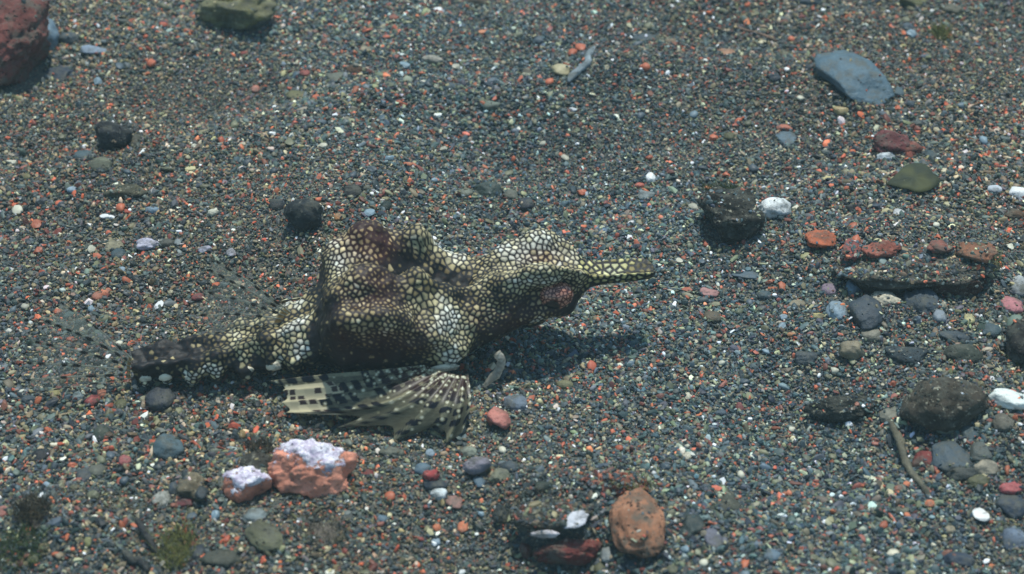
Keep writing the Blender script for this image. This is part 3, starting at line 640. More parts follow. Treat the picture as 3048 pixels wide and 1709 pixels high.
# tail rings: shallow grooves between the bony rings
ringw = np.clip((22.5-xs)/3, 0, 1)*.10*np.cos(2*math.pi*(xs-1.2)/3.0)
cenz = (P[:, 1]+P[:, 7])/2
B[:, :, 1] *= (1+ringw)[:, None]; B[:, :, 2] = cenz[:, None]+(B[:, :, 2]-cenz[:, None])*(1+ringw*.5)[:, None]
def normals(B):
    du = np.gradient(B, axis=0); dv = np.roll(B, -1, 1)-np.roll(B, 1, 1); n = np.cross(dv, du)
    n /= np.linalg.norm(n, axis=2, keepdims=True)+1e-9; return n
Nn = normals(B)
cen3 = np.stack([xs, 0*xs, cenz], 1)[:, None, :]
if ((B-cen3)*Nn).sum() < 0: Nn = -Nn
for kx, ky, kz, am, sg in KNOBS:
    for s in (1, -1):
        d2 = ((B-np.array([kx, s*ky, kz]))**2).sum(2); wgt = am*np.exp(-d2/(2*sg*sg))
        dirv = np.array([0, s*ky*.5, (kz-4)*1.0 if kz > 6 else -.05*kz]); dirv /= np.linalg.norm(dirv)
        B += wgt[:, :, None]*(.5*Nn+.5*dirv)
# the trunk is bent a little against the tail and leans away
bend = np.clip((xs-20)/6, 0, 1)*np.clip((50-xs)/8, 0, 1); ro = math.radians(-5)*np.clip((xs-18)/8, 0, 1)
B[:, :, 0] += (.13*bend)[:, None]*B[:, :, 1]
y_, z_ = B[:, :, 1].copy(), B[:, :, 2]-6; B[:, :, 1] = y_*np.cos(ro)[:, None]-z_*np.sin(ro)[:, None]; B[:, :, 2] = 6+y_*np.sin(ro)[:, None]+z_*np.cos(ro)[:, None]
# low-frequency lumps
fl = B.reshape(-1, 3)
lump = np.array([noise.fractal(Vector(p)*.33, 1, 2, 3) for p in fl[::1]]).reshape(B.shape[:2])
taper = np.clip((58-xs)/6, .1, 1)[:, None]
B += Nn*(lump*.55*taper)[:, :, None]
Nn = normals(B)
if ((B-cen3)*Nn).sum() < 0: Nn = -Nn
fl = B.reshape(-1, 3)
# armour plates: seed points spread over the skin, one plate around each
def rad_at(p):
    x = p[0]
    if x < 22: return .58+.25*max(0, noise.noise(Vector(p)*.5))
    if x < 42: return .56+.30*max(-.3, noise.noise(Vector(p)*.30))
    if x < 55: return .52+.15*noise.noise(Vector(p)*.4)
    return .74
order = rng.permutation(len(fl)); cells = {}; seeds = []; G_ = 1.0
for i in order[:150000]:
    p = fl[i]; r = rad_at(p)*(.82+.36*abs(math.sin(i*12.9898))); key = (int(p[0]//G_), int(p[1]//G_), int(p[2]//G_)); ok = True
    for a in (-1, 0, 1):
        for b in (-1, 0, 1):
            for c_ in (-1, 0, 1):
                for q in cells.get((key[0]+a, key[1]+b, key[2]+c_), ()):
                    if (q[0]-p[0])**2+(q[1]-p[1])**2+(q[2]-p[2])**2 < r*r: ok = False; break
                if not ok: break
            if not ok: break
        if not ok: break
    if ok: cells.setdefault(key, []).append(p); seeds.append(p)
seeds = np.array(seeds); kd = kdtree.KDTree(len(seeds))
for i, p in enumerate(seeds): kd.insert(p, i)
kd.balance()
# pigment of the plates (0 dark .. 1 pale) and of the skin between them
def blob(p, c, r): return math.exp(-(((p[0]-c[0])/r[0])**2+((p[1]-c[1])/r[1])**2+((p[2]-c[2])/r[2])**2))
PALE = [((26, 2.5, 13.2), (2.4, 4, 2.5), .4), ((38.3, -6.2, 11), (2.6, 2.5, 2), .7), ((41, 2, 12), (2.5, 3, 2.5), .75), ((39, -7.6, 8.5), (2.2, 2.5, 2.6), .55), ((47.5, -2.5, 12.5), (5, 3, 1.2), .45),
        ((51, 3.5, 13), (3, 2, 1.6), .3), ((48.8, -4.6, 7), (.9, 1.2, .8), 1.1), ((38.3, -8.8, 5.2), (1.6, 1.5, .9), 1.2), ((60, 0, 9.6), (5, 2.4, .9), .35), ((29.8, -9.4, 11.5), (.9, 1.5, .6), .8),
        ((9.8, -2.9, 3.3), (1.3, 1.6, 1.1), 1.6), ((7.0, -2.7, 3.0), (1.2, 1.6, .9), 1.5), ((4.3, -2.3, 2.4), (.8, 1.4, .8), 1.2), ((1.6, -2.1, 2.2), (.6, 1.4, .8), 1.1), ((13.4, -3.4, 4.2), (1.0, 1.4, .9), 1.0), ((12.6, 0, 5.6), (1.8, 3, 1.2), .8), ((15.5, -3, 5.6), (1.6, 2, 1.3), .7), ((20.4, -5, 6.4), (1.4, 1.6, 1.2), 1.4), ((17.6, -4, 4.8), (.8, 1.2, .8), 1.0),
        ((18.6, -2.6, 8), (1.5, 1.6, 1.3), .9), ((20.5, -2, 9), (1.3, 1.6, 1.3), .9), ((36.5, -9.6, 6.8), (1.3, 1.3, .9), .6)]
for xr in (1.2, 3.8, 6.6, 13.6, 17.0): PALE.append(((xr, -np.interp(xr, ST[:, 0], ST[:, 4])*.93-.3, np.interp(xr, ST[:, 0], ST[:, 3])*.62), (.8, 1.6, .75), 1.7))
DARK = [((28.8, -6, 13.2), (2.4, 2.4, 1.6), .16), ((24.5, -7, 11), (1.0, 3, 3), .5), ((47, -4.8, 8.6), (4, 2, 1.8), .26), ((44.5, -4, 11), (1.6, 2, 1.4), .25), ((36.5, 0, 10), (4.8, 3.6, 2.6), 1.8), ((31.5, 1.5, 11.5), (2.2, 2.4, 2), .8), ((26.5, -7.5, 6.0), (4.0, 5, 3.0), .75), ((31.5, -8, 5.4), (3.6, 5, 2.8), .72), ((23.2, -5.5, 8), (1.0, 6, 5), 1.3), ((3.5, 0, 4.2), (4.5, 2.6, 1.0), 1.3),
        ((2.5, -2, 2.4), (3, 1.5, 1.1), 1.0), ((7, -2.6, 2.0), (5, 2, .8), .6), ((14, -3.6, 3.0), (3, 2, 1.6), .8), ((21.8, -5, 7), (.9, 3, 2), .7), ((43, -5.8, 6.2), (2.4, 2, 1.4), .7), ((53.6, -3, 7), (1.7, 2, 1.7), 1.2), ((56.2, -1.2, 8.2), (1.6, 1.4, .6), .9), ((40.5, -7, 3.6), (4, 4, 1.4), .9), ((47, 0, 5), (6, 4, 1.3), .6)]
RED = [((48, -4.6, 9), (4, 2, 2), .6), ((50.5, 1.8, 11.6), (2.2, 1.2, 1.2), .8), ((28.8, -5.4, 15), (3.4, 3.4, 3.0), 1.0), ((28.5, -9, 8), (4.5, 4, 3.2), .75), ((31, 3, 14.5), (2.6, 2, 1.8), 1.0), ((30.2, -8.4, 11), (3.2, 3, 1.5), .7), ((25, -8, 11.4), (1.2, 3, 2), .8), ((33.5, -8.5, 9), (2.5, 3, 1.5), .6), ((52, -4, 9.6), (2.2, 1.8, 1.3), 1.0), ((45, -5, 7), (3, 2, 1.5), .6), ((37.5, -8.5, 4.0), (4, 3, 1), .8), ((41.5, -5.5, 9), (1.6, 2, 1.5), .5)]
scol = np.zeros((len(seeds), 3)); sred = np.zeros(len(seeds)); spale = np.zeros(len(seeds))
for i, p in enumerate(seeds):
    q = p.copy(); q2 = p.copy(); q2[1] = -abs(q2[1])           # the fish is painted alike on both sides
    v = .56+.40*noise.noise(Vector(p)*.27+Vector((3, 8, 1)))+.22*noise.noise(Vector(p)*.6)+.10*rng.normal()
    if p[0] < 22: v -= .42 if p[0] < 14 else .28
    if p[0] > 56: v += .02
    for c_, r_, a_ in PALE: v += a_*max(blob(q, c_, r_), blob(q2, c_, r_))
    for c_, r_, a_ in DARK: v -= a_*max(blob(q, c_, r_), blob(q2, c_, r_))
    rd_ = min(1, sum(a_*max(blob(q, c_, r_), blob(q2, c_, r_)) for c_, r_, a_ in RED)); v -= .04*rd_
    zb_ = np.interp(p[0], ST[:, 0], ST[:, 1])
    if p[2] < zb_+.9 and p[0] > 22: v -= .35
    if v < .2 and rng.random() < .16: v = rng.uniform(.25, .62)
    v = max(0.0, min(1.15, v)); spale[i] = v; sred[i] = rd_
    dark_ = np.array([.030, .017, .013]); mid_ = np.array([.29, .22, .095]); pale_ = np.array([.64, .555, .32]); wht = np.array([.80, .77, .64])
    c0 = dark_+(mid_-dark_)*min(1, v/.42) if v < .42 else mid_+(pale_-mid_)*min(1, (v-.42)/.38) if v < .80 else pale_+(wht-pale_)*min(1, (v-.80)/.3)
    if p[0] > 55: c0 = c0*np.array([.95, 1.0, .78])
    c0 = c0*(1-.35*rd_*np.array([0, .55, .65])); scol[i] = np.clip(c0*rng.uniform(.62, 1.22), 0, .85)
nf = len(fl); edge = np.zeros(nf); cidx = np.zeros(nf, int); dcen = np.zeros(nf)
for i, p in enumerate(fl):
    r2 = kd.find_n(p, 2); d1, d2 = r2[0][2], r2[1][2]
    a, b = seeds[r2[0][1]], seeds[r2[1][1]]
    edge[i] = (d2*d2-d1*d1)/(2*np.linalg.norm(a-b)+1e-6); cidx[i] = r2[0][1]; dcen[i] = d1
pl = spale[cidx]; rdv = sred[cidx]
gap = .085+.19*np.clip(.66-pl, 0, 1)+.055*rdv; gap = np.where(fl[:, 0] > 55, .14, gap)
dome = np.clip((edge-gap*.6)/.2, 0, 1); dome = dome*dome*(3-2*dome)
B2 = (fl+Nn.reshape(-1, 3)*((dome-.5)*.06*np.clip(pl*1.6, .35, 1))[:, None]).reshape(B.shape)
verts = list(B2.reshape(-1, 3)); F = []
for i in range(NXs-1):
    for j in range(NCs): a = i*NCs+j; b = i*NCs+(j+1) % NCs; F.append((a, b, b+NCs, a+NCs))
F.append(tuple(range(NCs-1, -1, -1))); F.append(tuple((NXs-1)*NCs+j for j in range(NCs)))
def body_mat():
    N = NT('armoured_skin'); pc = N.n('Attribute', attribute_name='pcol'); ed = N.n('Attribute', attribute_name='edge'); gp = N.n('Attribute', attribute_name='gap'); rd = N.n('Attribute', attribute_name='red')
    d = N.math('SUBTRACT', ed.outputs['Fac'], gp.outputs['Fac'])
    m = N.ramp(d, -.05, .08); core = N.ramp(d, .0, .26)
    tc = N.n('TexCoord'); nz = N.n('TexNoise'); nz.inputs['Scale'].default_value = 2400; nz.inputs['Detail'].default_value = 3; N.l(tc.outputs['Object'], nz.inputs['Vector'])
    hsv = N.n('HueSaturation'); N.l(pc.outputs['Color'], hsv.inputs['Color'])
    N.l(N.math('ADD', N.math('MULTIPLY_ADD', core, .42, .50), N.math('MULTIPLY', nz.outputs['Fac'], .3)), hsv.inputs['Value'])
    seam = N.mix(rd.outputs['Fac'], (.009, .008, .009), (.034, .008, .007))
    N.l(N.mix(m, seam, hsv.outputs[0]), N.b.inputs['Base Color']); N.b.inputs['Roughness'].default_value = .55; N.b.inputs['Specular IOR Level'].default_value = .28
    N.l(N.bump(nz.outputs['Fac'], .4, .12), N.b.inputs['Normal']); return N.m
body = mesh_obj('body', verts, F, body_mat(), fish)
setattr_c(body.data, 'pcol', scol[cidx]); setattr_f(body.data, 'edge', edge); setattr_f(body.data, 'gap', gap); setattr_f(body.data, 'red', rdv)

# eyes
def eye_mat():
    N = NT('eye'); tc = N.n('TexCoord'); v = N.n('TexVoronoi', feature='DISTANCE_TO_EDGE'); v.inputs['Scale'].default_value = 2100; N.l(tc.outputs['Object'], v.inputs['Vector'])
    col = N.mix(N.ramp(v.outputs['Distance'], .05, .25), (.07, .014, .010), (.46, .21, .14))
    sp = N.n('SeparateXYZ'); N.l(tc.outputs['Object'], sp.inputs[0])
    cx = N.math('SUBTRACT', sp.outputs[0], -.75*MM); cz = N.math('SUBTRACT', sp.outputs[2], -.95*MM)
    dd = N.math('SQRT', N.math('ADD', N.math('MULTIPLY', cx, cx), N.math('MULTIPLY', cz, cz)))
    N.l(N.mix(N.ramp(dd, .00075, .00105), (.005, .004, .006), col), N.b.inputs['Base Color']); N.b.inputs['Roughness'].default_value = .12
    return N.m
ME = eye_mat()
for s in (-1, 1):
    v, f = ICO[4]; o = mesh_obj('eye', v*np.array([2.1, 1.45, 1.75]), f, ME, fish, True, (51.4, s*3.45, 9.75)); o.rotation_euler = (s*.25, 0, 0)
# lips
M_BONE = stone_mat('pale_bone', .5, 0, 0, mottle=.3)
for (x, y, z, a) in ((53.6, -1.9, 6.2, .45), (54.2, -1.5, 5.9, .55), (53.6, 1.9, 6.2, .45)):
    v, f = rock_shape(3, int(x*7+y*3)+9, .08, 1.2); o = mesh_obj('lip', v*np.array([a*.7, a*.6, a*1.0]), f, M_BONE, fish, True, (x, y, z)); o.color = (.72, .68, .58, 1)

for (px, py, wv, a, b_) in ((432, 1146, -2.1, .75, .5), (492, 1142, -2.5, .8, .55), (572, 1139, -2.8, .95, .5), (738, 1120, -3.6, .8, .55), (815, 1108, -4.2, .95, .7), (1325, 1096, -9.0, 1.8, .6)):
    p = lw(px, py-(18 if px < 840 else 0), wv)
    for s in (1, -1):
        v, f = rock_shape(3, px+s, .14, 1.8, rough=.08); o = mesh_obj('spine', v*np.array([a, .5*b_, b_]), f, M_BONE, fish, True, (p[0], p[1]*s, max(p[2], .75))); o.color = (.74, .68, .52, 1); o['label'] = 'pale bony spine'
# fins
def make_fin(name, rays, notch, colfn, ns=110, per=18, thick=.10, rayrad=.09, raycol=None, mat=None, sag=.2):
    nr = len(rays); RS = np.array([spline(r, ns) for r in rays])      # (nr, ns, 3)
    us = np.linspace(0, nr-1, (nr-1)*per+1); V = np.zeros((len(us), ns, 3)); WD = np.zeros((len(us), ns)); U = np.zeros((len(us), ns)); SS = np.zeros((len(us), ns))
    for a, u in enumerate(us):
        i = min(int(u), nr-2); t = u-i; n_ = notch[i]; smax = 1-(1-n_)*math.sin(math.pi*t)**.7 if 0 < t < 1 else 1
        line = RS[i]*(1-t)+RS[i+1]*t
        # membranes sag slightly between the rays
        sv = np.linspace(0, smax*(ns-1), ns); k = np.minimum(sv.astype(int), ns-2); fr = (sv-k)[:, None]
        V[a] = line[k]*(1-fr)+line[k+1]*fr; V[a, :, 2] -= sag*math.sin(math.pi*t)*np.sqrt(np.linspace(0, 1, ns)); U[a] = u; SS[a] = sv/(ns-1); WD[a] = np.linalg.norm(RS[i]-RS[i+1], axis=1)[k]
    flat = V.reshape(-1, 3); F = [(a*ns+b, a*ns+b+1, (a+1)*ns+b+1, (a+1)*ns+b) for a in range(len(us)-1) for b in range(ns-1)]
    base = flat[0].copy(); o = mesh_obj(name, flat-base, F, mat, fish, True, base)
    col, alp = colfn(U.ravel(), SS.ravel(), flat, WD.ravel()); setattr_c(o.data, 'col', col); setattr_f(o.data, 'alp', alp)
    sm = o.modifiers.new('thickness', 'SOLIDIFY'); sm.thickness = thick*MM; sm.offset = 0
    for i in range(nr):
        n2 = 60; sp = spline(rays[i], n2); rr = [rayrad*(1-.65*q/(n2-1)) for q in range(n2)]; tv, tf = tube(sp-base, rr, 6, i, 0)
        ro = mesh_obj('fin_ray', tv, tf, M_RAY, o, True)
        uu = np.full(len(tv), float(i)); s_ = np.repeat(np.linspace(0, 1, n2), 6); c_, _a = colfn(uu, s_, np.array(tv)+base, np.ones(len(tv))); setattr_c(ro.data, 'col', c_ if raycol is None else raycol(c_, s_, i))
    return o
M_FIN = attr_mat('spotted_fin', .38, True, .45); M_RAY = attr_mat('fin_ray', .4, False, .45)
def hsh(a, b): return np.modf(np.abs(np.sin(a*12.9898+b*78.233)*43758.5453))[0]
def pect_col(U, S, Pn, Wd):
    ri = np.floor(U+.5); du = U-ri                              # distance from the nearest ray
    nS = np.interp(ri, np.arange(9), RLEN)/1.75; off = hsh(ri, 3.0); sq = S*nS+off; bs = np.floor(sq); ds = (sq-bs-.5)*1.75; dm = np.abs(du)*Wd
    rr = hsh(ri, bs); half = .42+.30*hsh(ri+5, bs); dark = ((dm/.72)**4+(np.abs(ds)/half)**4 < 1) & (rr > np.where(ri > 4, .15, .12))
    base = np.where((U > 3.6)[:, None], np.array([.20, .19, .12]), np.array([.26, .24, .15]))*(.75+.5*hsh(np.floor(U*7), np.floor(S*60)))[:, None]
    col = np.where((dm < .35)[:, None], base*1.3, base*.75)
    col = np.where(dark[:, None], np.array([.010, .010, .016]), col)
    alp = np.where(dm < .45, .97, .78)
    # cream chequered rear lobe
    cream = (U < 3.4) & (U > .45) & (S > .66+.09*hsh(ri, 7.)+.16*(hsh(np.floor(U*2.), np.floor(S*17))-.5))
    q1 = np.floor(U*2.2); q2 = np.floor(S*19+.5*hsh(q1, 1.)); sqd = (hsh(q1*3+1, q2) > .58) & (np.abs(np.modf(U*2.2)[0]-.5) < .40) & (np.abs(np.modf(S*19+.5*hsh(q1, 1.))[0]-.5) < .38)
    cc = np.where(sqd[:, None], np.array([.06, .035, .03]), np.array([.70, .63, .42])*(.85+.3*hsh(q1, q2+9))[:, None]); col = np.where(cream[:, None], cc, col); alp = np.where(cream, 1, alp)
    # round pale dots
    kd2 = kdtree.KDTree(len(DOTS))
    for i, (p, r) in enumerate(DOTS): kd2.insert(p, i)
    kd2.balance()
    for i in range(len(Pn)):
        co, ix, d = kd2.find(Pn[i]); r = DOTS[ix][1]
        if d < r and not cream[i]:
            t = 1-d/r; col[i] = np.array([.46, .42, .24])*(.55+.5*min(1, t*1.6)) if t < .4 else np.array([.82, .80, .62]); alp[i] = 1
    # scaly red-brown root of the fin
    root = np.clip((.36-S)/.2, 0, 1)[:, None]*(col.max(1) < .3)[:, None]; col = col*(1-root*.75)+root*.75*np.array([.055, .017, .011])
    return col, alp
PR = [[(1262, 1088, 5.6), (1110, 1104, 5.4), (960, 1116, 4.4), (805, 1134, 3.2)], [(1278, 1094, 5.6), (1125, 1132, 4.8), (985, 1152, 3.8), (842, 1162, 2.6)],
      [(1294, 1100, 5.5), (1150, 1160, 4.3), (1000, 1186, 3.0), (838, 1198, 1.7)], [(1312, 1106, 5.4), (1180, 1188, 3.9), (1030, 1220, 2.4), (852, 1228, 1.2)],
      [(1330, 1110, 5.2), (1248, 1188, 3.9), (1135, 1240, 2.2), (1004, 1272, .9)], [(1348, 1114, 5.0), (1290, 1196, 3.7), (1235, 1254, 2.1), (1172, 1312, .8)],
      [(1364, 1117, 4.8), (1335, 1196, 3.6), (1312, 1250, 2.3), (1280, 1272, 1.6)], [(1380, 1119, 4.6), (1372, 1196, 3.5), (1358, 1255, 2.1), (1328, 1318, .8)], [(1392, 1118, 4.4), (1400, 1172, 3.4), (1397, 1220, 2.4), (1376, 1288, 1.0)]]
pr_near = [[lz(q[0], q[1], q[2]+(.0, .5, .5, .0)[k]) for k, q in enumerate(r)] for r in PR]
RLEN = [np.linalg.norm(np.diff(spline(r, 60), axis=0), axis=1).sum() for r in pr_near]
DOTS = []
for i, r in enumerate(pr_near):
    s_ = spline(r, 100)
    for q in range(4, 98, max(7, int(7*19/RLEN[i]))):
        if rng.random() < .85:
            o_ = s_[q]; nb = spline(pr_near[min(i+1, 8)], 100)[q]; tq = rng.normal(0, .22); DOTS.append((o_+(nb-o_)*tq, rng.uniform(.20, .34)))
for i in range(8):                                            # dense small dots near the root
    a = spline(pr_near[i], 100); b = spline(pr_near[i+1], 100)
    for q in range(0, 40, max(2, int(2*30/RLEN[i]))): t = rng.random(); DOTS.append((a[q]*(1-t)+b[q]*t+rng.normal(0, .1, 3), rng.uniform(.13, .24)))
make_fin('pectoral_fin', pr_near, [.93, .95, .95, .70, .76, .92, .82, .94], pect_col, 130, 20, mat=M_FIN, rayrad=.07, sag=.28)
# far wing, folded back along the other flank
pr_far = []
for i, r in enumerate(pr_near):
    q = []
    for k, p in enumerate(r): q.append(np.array([r[0][0]-(k/3)*(17-.8*i), 8.2+(k/3)*(2.0+.55*i), max(.9, 5.4-.35*i-(k/3)*(3.2-.1*i))]))
    pr_far.append(q)
DOTS = [(p*np.array([1, -1, 1]), r) for p, r in DOTS]
make_fin('pectoral_fin', pr_far, [.97, .98, .98, .9, .9, .92, .9, .93], pect_col, 60, 8, mat=M_FIN)

def clear_col(nspots, seed, a0=.16, first=.0):
    def fn(U, S, Pn, Wd):
        ri = np.floor(U+.5); du = np.abs(U-ri); sq = S*nspots+hsh(ri, seed); bs = np.floor(sq); ds = np.abs(sq-bs-.5)
        L_ = 9.5/nspots; spot = ((du*Wd/.23)**2+(ds*L_/.36)**2 < 1) & (hsh(ri+seed, bs) > .22) & (S > .1)
        pale = ((du*Wd/.2)**2+((ds-.5)*L_/.2)**2 < 1) & (S > .1)
        col = np.full((len(U), 3), .0)+np.array([.42, .42, .35]); alp = np.where(du*Wd < .11, .6, np.where(U < 1, a0*2.5, a0))
        col[spot] = (.022, .018, .016); alp[spot] = .85; col[pale] = (.45, .43, .30); alp[pale] = .55
        root = S < .10; col[root] = (.30, .20, .08); alp[root] = .7
        return col, alp
    return fn
def ray_tint(c, s, i): return np.where((c.max(1) < .05)[:, None], np.array([.03, .025, .02]), np.array([.30, .30, .24]))
def dorsal_pts(bx, by, tx, ty, bow=0, wt=0.0):
    a = lw(bx, by, 0.); b = lw(tx, ty, wt); m = (a+b)/2+np.array([0, 0, bow]); return [a, (a+m)/2+np.array([0, 0, bow*.15]), m, (m+b)/2, b]
dr = [dorsal_pts(866, 930, 640, 772, .3), dorsal_pts(858, 934, 618, 800, .2), dorsal_pts(850, 940, 606, 866, .3), dorsal_pts(842, 950, 582, 938, .5), dorsal_pts(834, 962, 610, 1000, .3)]
make_fin('dorsal_fin', dr, [.97, .90, .90, .90], clear_col(8, 2., .12), 110, 22, .05, .08, raycol=ray_tint, mat=M_FIN)
# small raised root of the dorsal fin
def caud(bx, by, tx, ty, bow, wt):
    a = lw(bx, by, 0.); b = lw(tx, ty, wt); b[2] = max(b[2], .7); m = a*.5+b*.5+np.array([0, 0, bow]); return [a, a*.72+m*.28+np.array([0, 0, bow*.2]), m, m*.5+b*.5, b]
cr_ = [caud(392, 1068, 178, 895, .6, 0), caud(390, 1078, 128, 950, .5, 0), caud(388, 1090, 98, 1015, .3, -.4), caud(387, 1102, 80, 1080, .2, -.8), caud(388, 1114, 76, 1130, .1, -1.0), caud(390, 1126, 92, 1172, 0, -1.2)]
make_fin('caudal_fin', cr_, [.93, .93, .94, .94, .95], clear_col(9, 5., .10), 110, 20, .05, .07, raycol=ray_tint, mat=M_FIN)
# leg-like pelvic fins and a pale flank spine
def limb(name, pts, rad, col):
    sp = spline(pts, 26); b = sp[0].copy(); n = len(sp); rr = [rad*(1.0 if q < n*.7 else 1-.75*(q-n*.7)/(n*.3)) for q in range(n)]
    V, F = tube(sp-b, rr, 10, rad*9, .15); o = mesh_obj(name, V, F, M_LIMB, fish, True, b); c = np.tile(np.array(col), (len(V), 1))*(.6+.8*rng.random(len(V)))[:, None]
    setattr_c(o.data, 'col', c); setattr_f(o.data, 'alp', np.full(len(V), .72)); return o
M_LIMB = attr_mat('translucent_limb', .3, True, .5)
limb('pelvic_fin', [lz(1478, 1052, 4.6), lz(1492, 1072, 3.8), lz(1480, 1108, 2.2), lz(1440, 1150, .4)], .55, (.52, .50, .43))
limb('pelvic_fin', [lz(1478, 1052, 4.6)*np.array([1, -1, 1]), lz(1492, 1072, 3.8)*np.array([1, -1, 1]), lz(1480, 1108, 2.2)*np.array([1, -1, 1]), lz(1440, 1150, .4)*np.array([1, -1, 1])], .55, (.30, .29, .25))
limb('anal_fin', [lz(966, 1018, 6.0), lz(1000, 1045, 5.2), lz(1040, 1080, 4.2), lz(1074, 1106, 3.4)], .42, (.55, .57, .50))

# ------------------------------------------------------------------ small loose pebbles, told apart only by colour and place
def free(x, y, pad=.0):
    for sx, sy, rx, ry, o, d, yw in STONES:
        c, s = math.cos(-yw), math.sin(-yw); dx, dy = x-sx, y-sy; ex, ey = (dx*c-dy*s)/(rx+pad), (dx*s+dy*c)/(ry+pad)
        if ex*ex+ey*ey < 1: return False
    return True
PM = []
for i in range(10):
    v, f = rock_shape(2, 900+i, .10, 1.4, cuts=i % 5 * 2, power=2.2)
    me = bpy.data.meshes.new('pebble'); me.from_pydata([tuple(p*MM*.5) for p in v], [], f); me.materials.append(M_PEB)
    if i % 2 == 0: me.polygons.foreach_set('use_smooth', [True]*len(me.polygons))
    PM.append(me)
CLS = [((.42, .11, .05), 30, 'small loose orange-red pebble a few grains wide in the sand', 'small orange-red pebbles'),
       ((.055, .075, .09), 34, 'small loose slate-coloured pebble a few grains wide in the sand', 'small slate pebbles'),
       ((.14, .14, .08), 26, 'small loose olive-brown pebble a few grains wide in the sand', 'small olive pebbles'),
       ((.46, .44, .34), 22, 'small loose cream pebble a few grains wide in the sand', 'small cream pebbles'),
       ((.17, .24, .28), 16, 'small loose blue-grey pebble a few grains wide in the sand', 'small blue-grey pebbles'),
       ((.74, .75, .73), 8, 'tiny loose white pebble gleaming in the sand', 'tiny white pebbles')]
fx0, fx1 = np.array([ORG[0], ORG[1]]), np.array([ORG[0]+FW[0]*50, ORG[1]+FW[1]*50])
for col, n, lab, grp in CLS:
    k = 0
    while k < n:
        px, py = rng.uniform(-20, 3068), rng.uniform(-20, 1730); p = ground(px, py); x, y = p[0], p[1]
        if 380 < px < 1960 and 640 < py < 1330: continue
        if not free(x, y, 1.2): continue
        size = (rng.uniform(.95, 1.5) if 'white' not in grp else rng.uniform(.6, .95))*np.linalg.norm(p-_cam)/DIST
        o = bpy.data.objects.new('pebble', PM[rng.integers(10)]); COL.objects.link(o)
        sx, sy, sz = size*rng.uniform(.8, 1.25), size*rng.uniform(.7, 1.1), size*rng.uniform(.45, .75)
        o.location = (x*MM, y*MM, (p[2]+sz*.22)*MM); o.scale = (sx, sy, sz); o.rotation_euler = (rng.normal(0, .2), rng.normal(0, .2), rng.uniform(0, 6.28))
        o.color = (*np.clip(np.array(col)*rng.uniform(.6, 1.25), 0, .85), 1); tag(o, lab, 'pebble', grp)
        STONES.append((x, y, sx*.45, sy*.45, o, 0, 0)); k += 1

# ------------------------------------------------------------------ the sand grains
def grain_positions():
    out = []
    N_ = 640000
    x = rng.uniform(-100, 100, N_); y = rng.uniform(-78, 112, N_)
    # keep what lies in view or a little beside it
    v = np.c_[x, y, np.zeros(N_)]-_cam; dz = v@_f; qx = 1524+(v@_r)/dz/K; qy = 854.5-(v@_u)/dz/K
    m = (qx > -220) & (qx < 3268) & (qy > -130) & (qy < 1800); x, y = x[m], y[m]
    keep = np.ones(len(x), bool)
    for sx, sy, rx, ry, o, d, yw in STONES:
        c, s = math.cos(-yw), math.sin(-yw); near = np.where((np.abs(x-sx) < 1.5*max(rx, ry)) & (np.abs(y-sy) < 1.5*max(rx, ry)))[0]
        if not len(near): continue
        dx, dy = x[near]-sx, y[near]-sy; ex, ey = (dx*c-dy*s)/rx, (dx*s+dy*c)/ry
        lim = .80 if rx > 1.5 else .6
        keep[near[(ex*ex+ey*ey) < lim*lim]] = False
    return x[keep], y[keep]
gx_, gy_ = grain_positions(); n = len(gx_)
coarse = sum(np.sin(gx_*a+gy_*b+c)*d for a, b, c, d in ((.09, .05, 1, .5), (-.06, .12, 2, .5), (.21, -.11, .4, .3), (.05, -.2, 4, .3)))
size = np.exp(rng.normal(math.log(.38), .38, n))*(1+.2*coarse); size = np.clip(size, .22, 1.25)
gz_ = hgt(gx_, gy_)+banks(gx_, gy_)+rng.uniform(-.34, .14, n)
# grains lying on rocks
ex = []
dg = bpy.context.evaluated_depsgraph_get(); dg.update()
for sx, sy, rx, ry, o, d, yw in STONES:
    if not d: continue
    bv = BVHTree.FromPolygons([v.co[:] for v in o.data.vertices], [p.vertices[:] for p in o.data.polygons]); base = np.array(o.location)
    for _ in range(d):
        a = rng.uniform(0, 6.28); q = math.sqrt(rng.random())*.98; lx, ly = math.cos(a)*q*rx, math.sin(a)*q*ry
        c, s = math.cos(yw), math.sin(yw); lx, ly = lx*c-ly*s, lx*s+ly*c
        hit = bv.ray_cast(Vector((lx*MM, ly*MM, .05)), Vector((0, 0, -1)))
        if hit[0] is not None and hit[1].z > .35 and (d > 190 or noise.noise(Vector((lx*.45+sx, ly*.45+sy, 3))) > .02): ex.append((base[0]/MM+lx, base[1]/MM+ly, (base[2]+hit[0].z)/MM-.02))
ex = np.array(ex); ne = len(ex)
gx_ = np.r_[gx_, ex[:, 0]]; gy_ = np.r_[gy_, ex[:, 1]]; gz_ = np.r_[gz_, ex[:, 2]]; size = np.r_[size, np.exp(rng.normal(math.log(.34), .42, ne))]; n = len(gx_)
PAL = np.array([(.028, .038, .042), (.056, .080, .086), (.100, .126, .118), (.140, .142, .088), (.25, .21, .12), (.42, .39, .27), (.72, .73, .68), (.17, .060, .042), (.44, .12, .06), (.085, .085, .09), (.040, .062, .058), (.14, .115, .072)])
WT = np.array([.21, .20, .13, .12, .08, .042, .014, .065, .045, .045, .06, .07]); WT /= WT.sum()
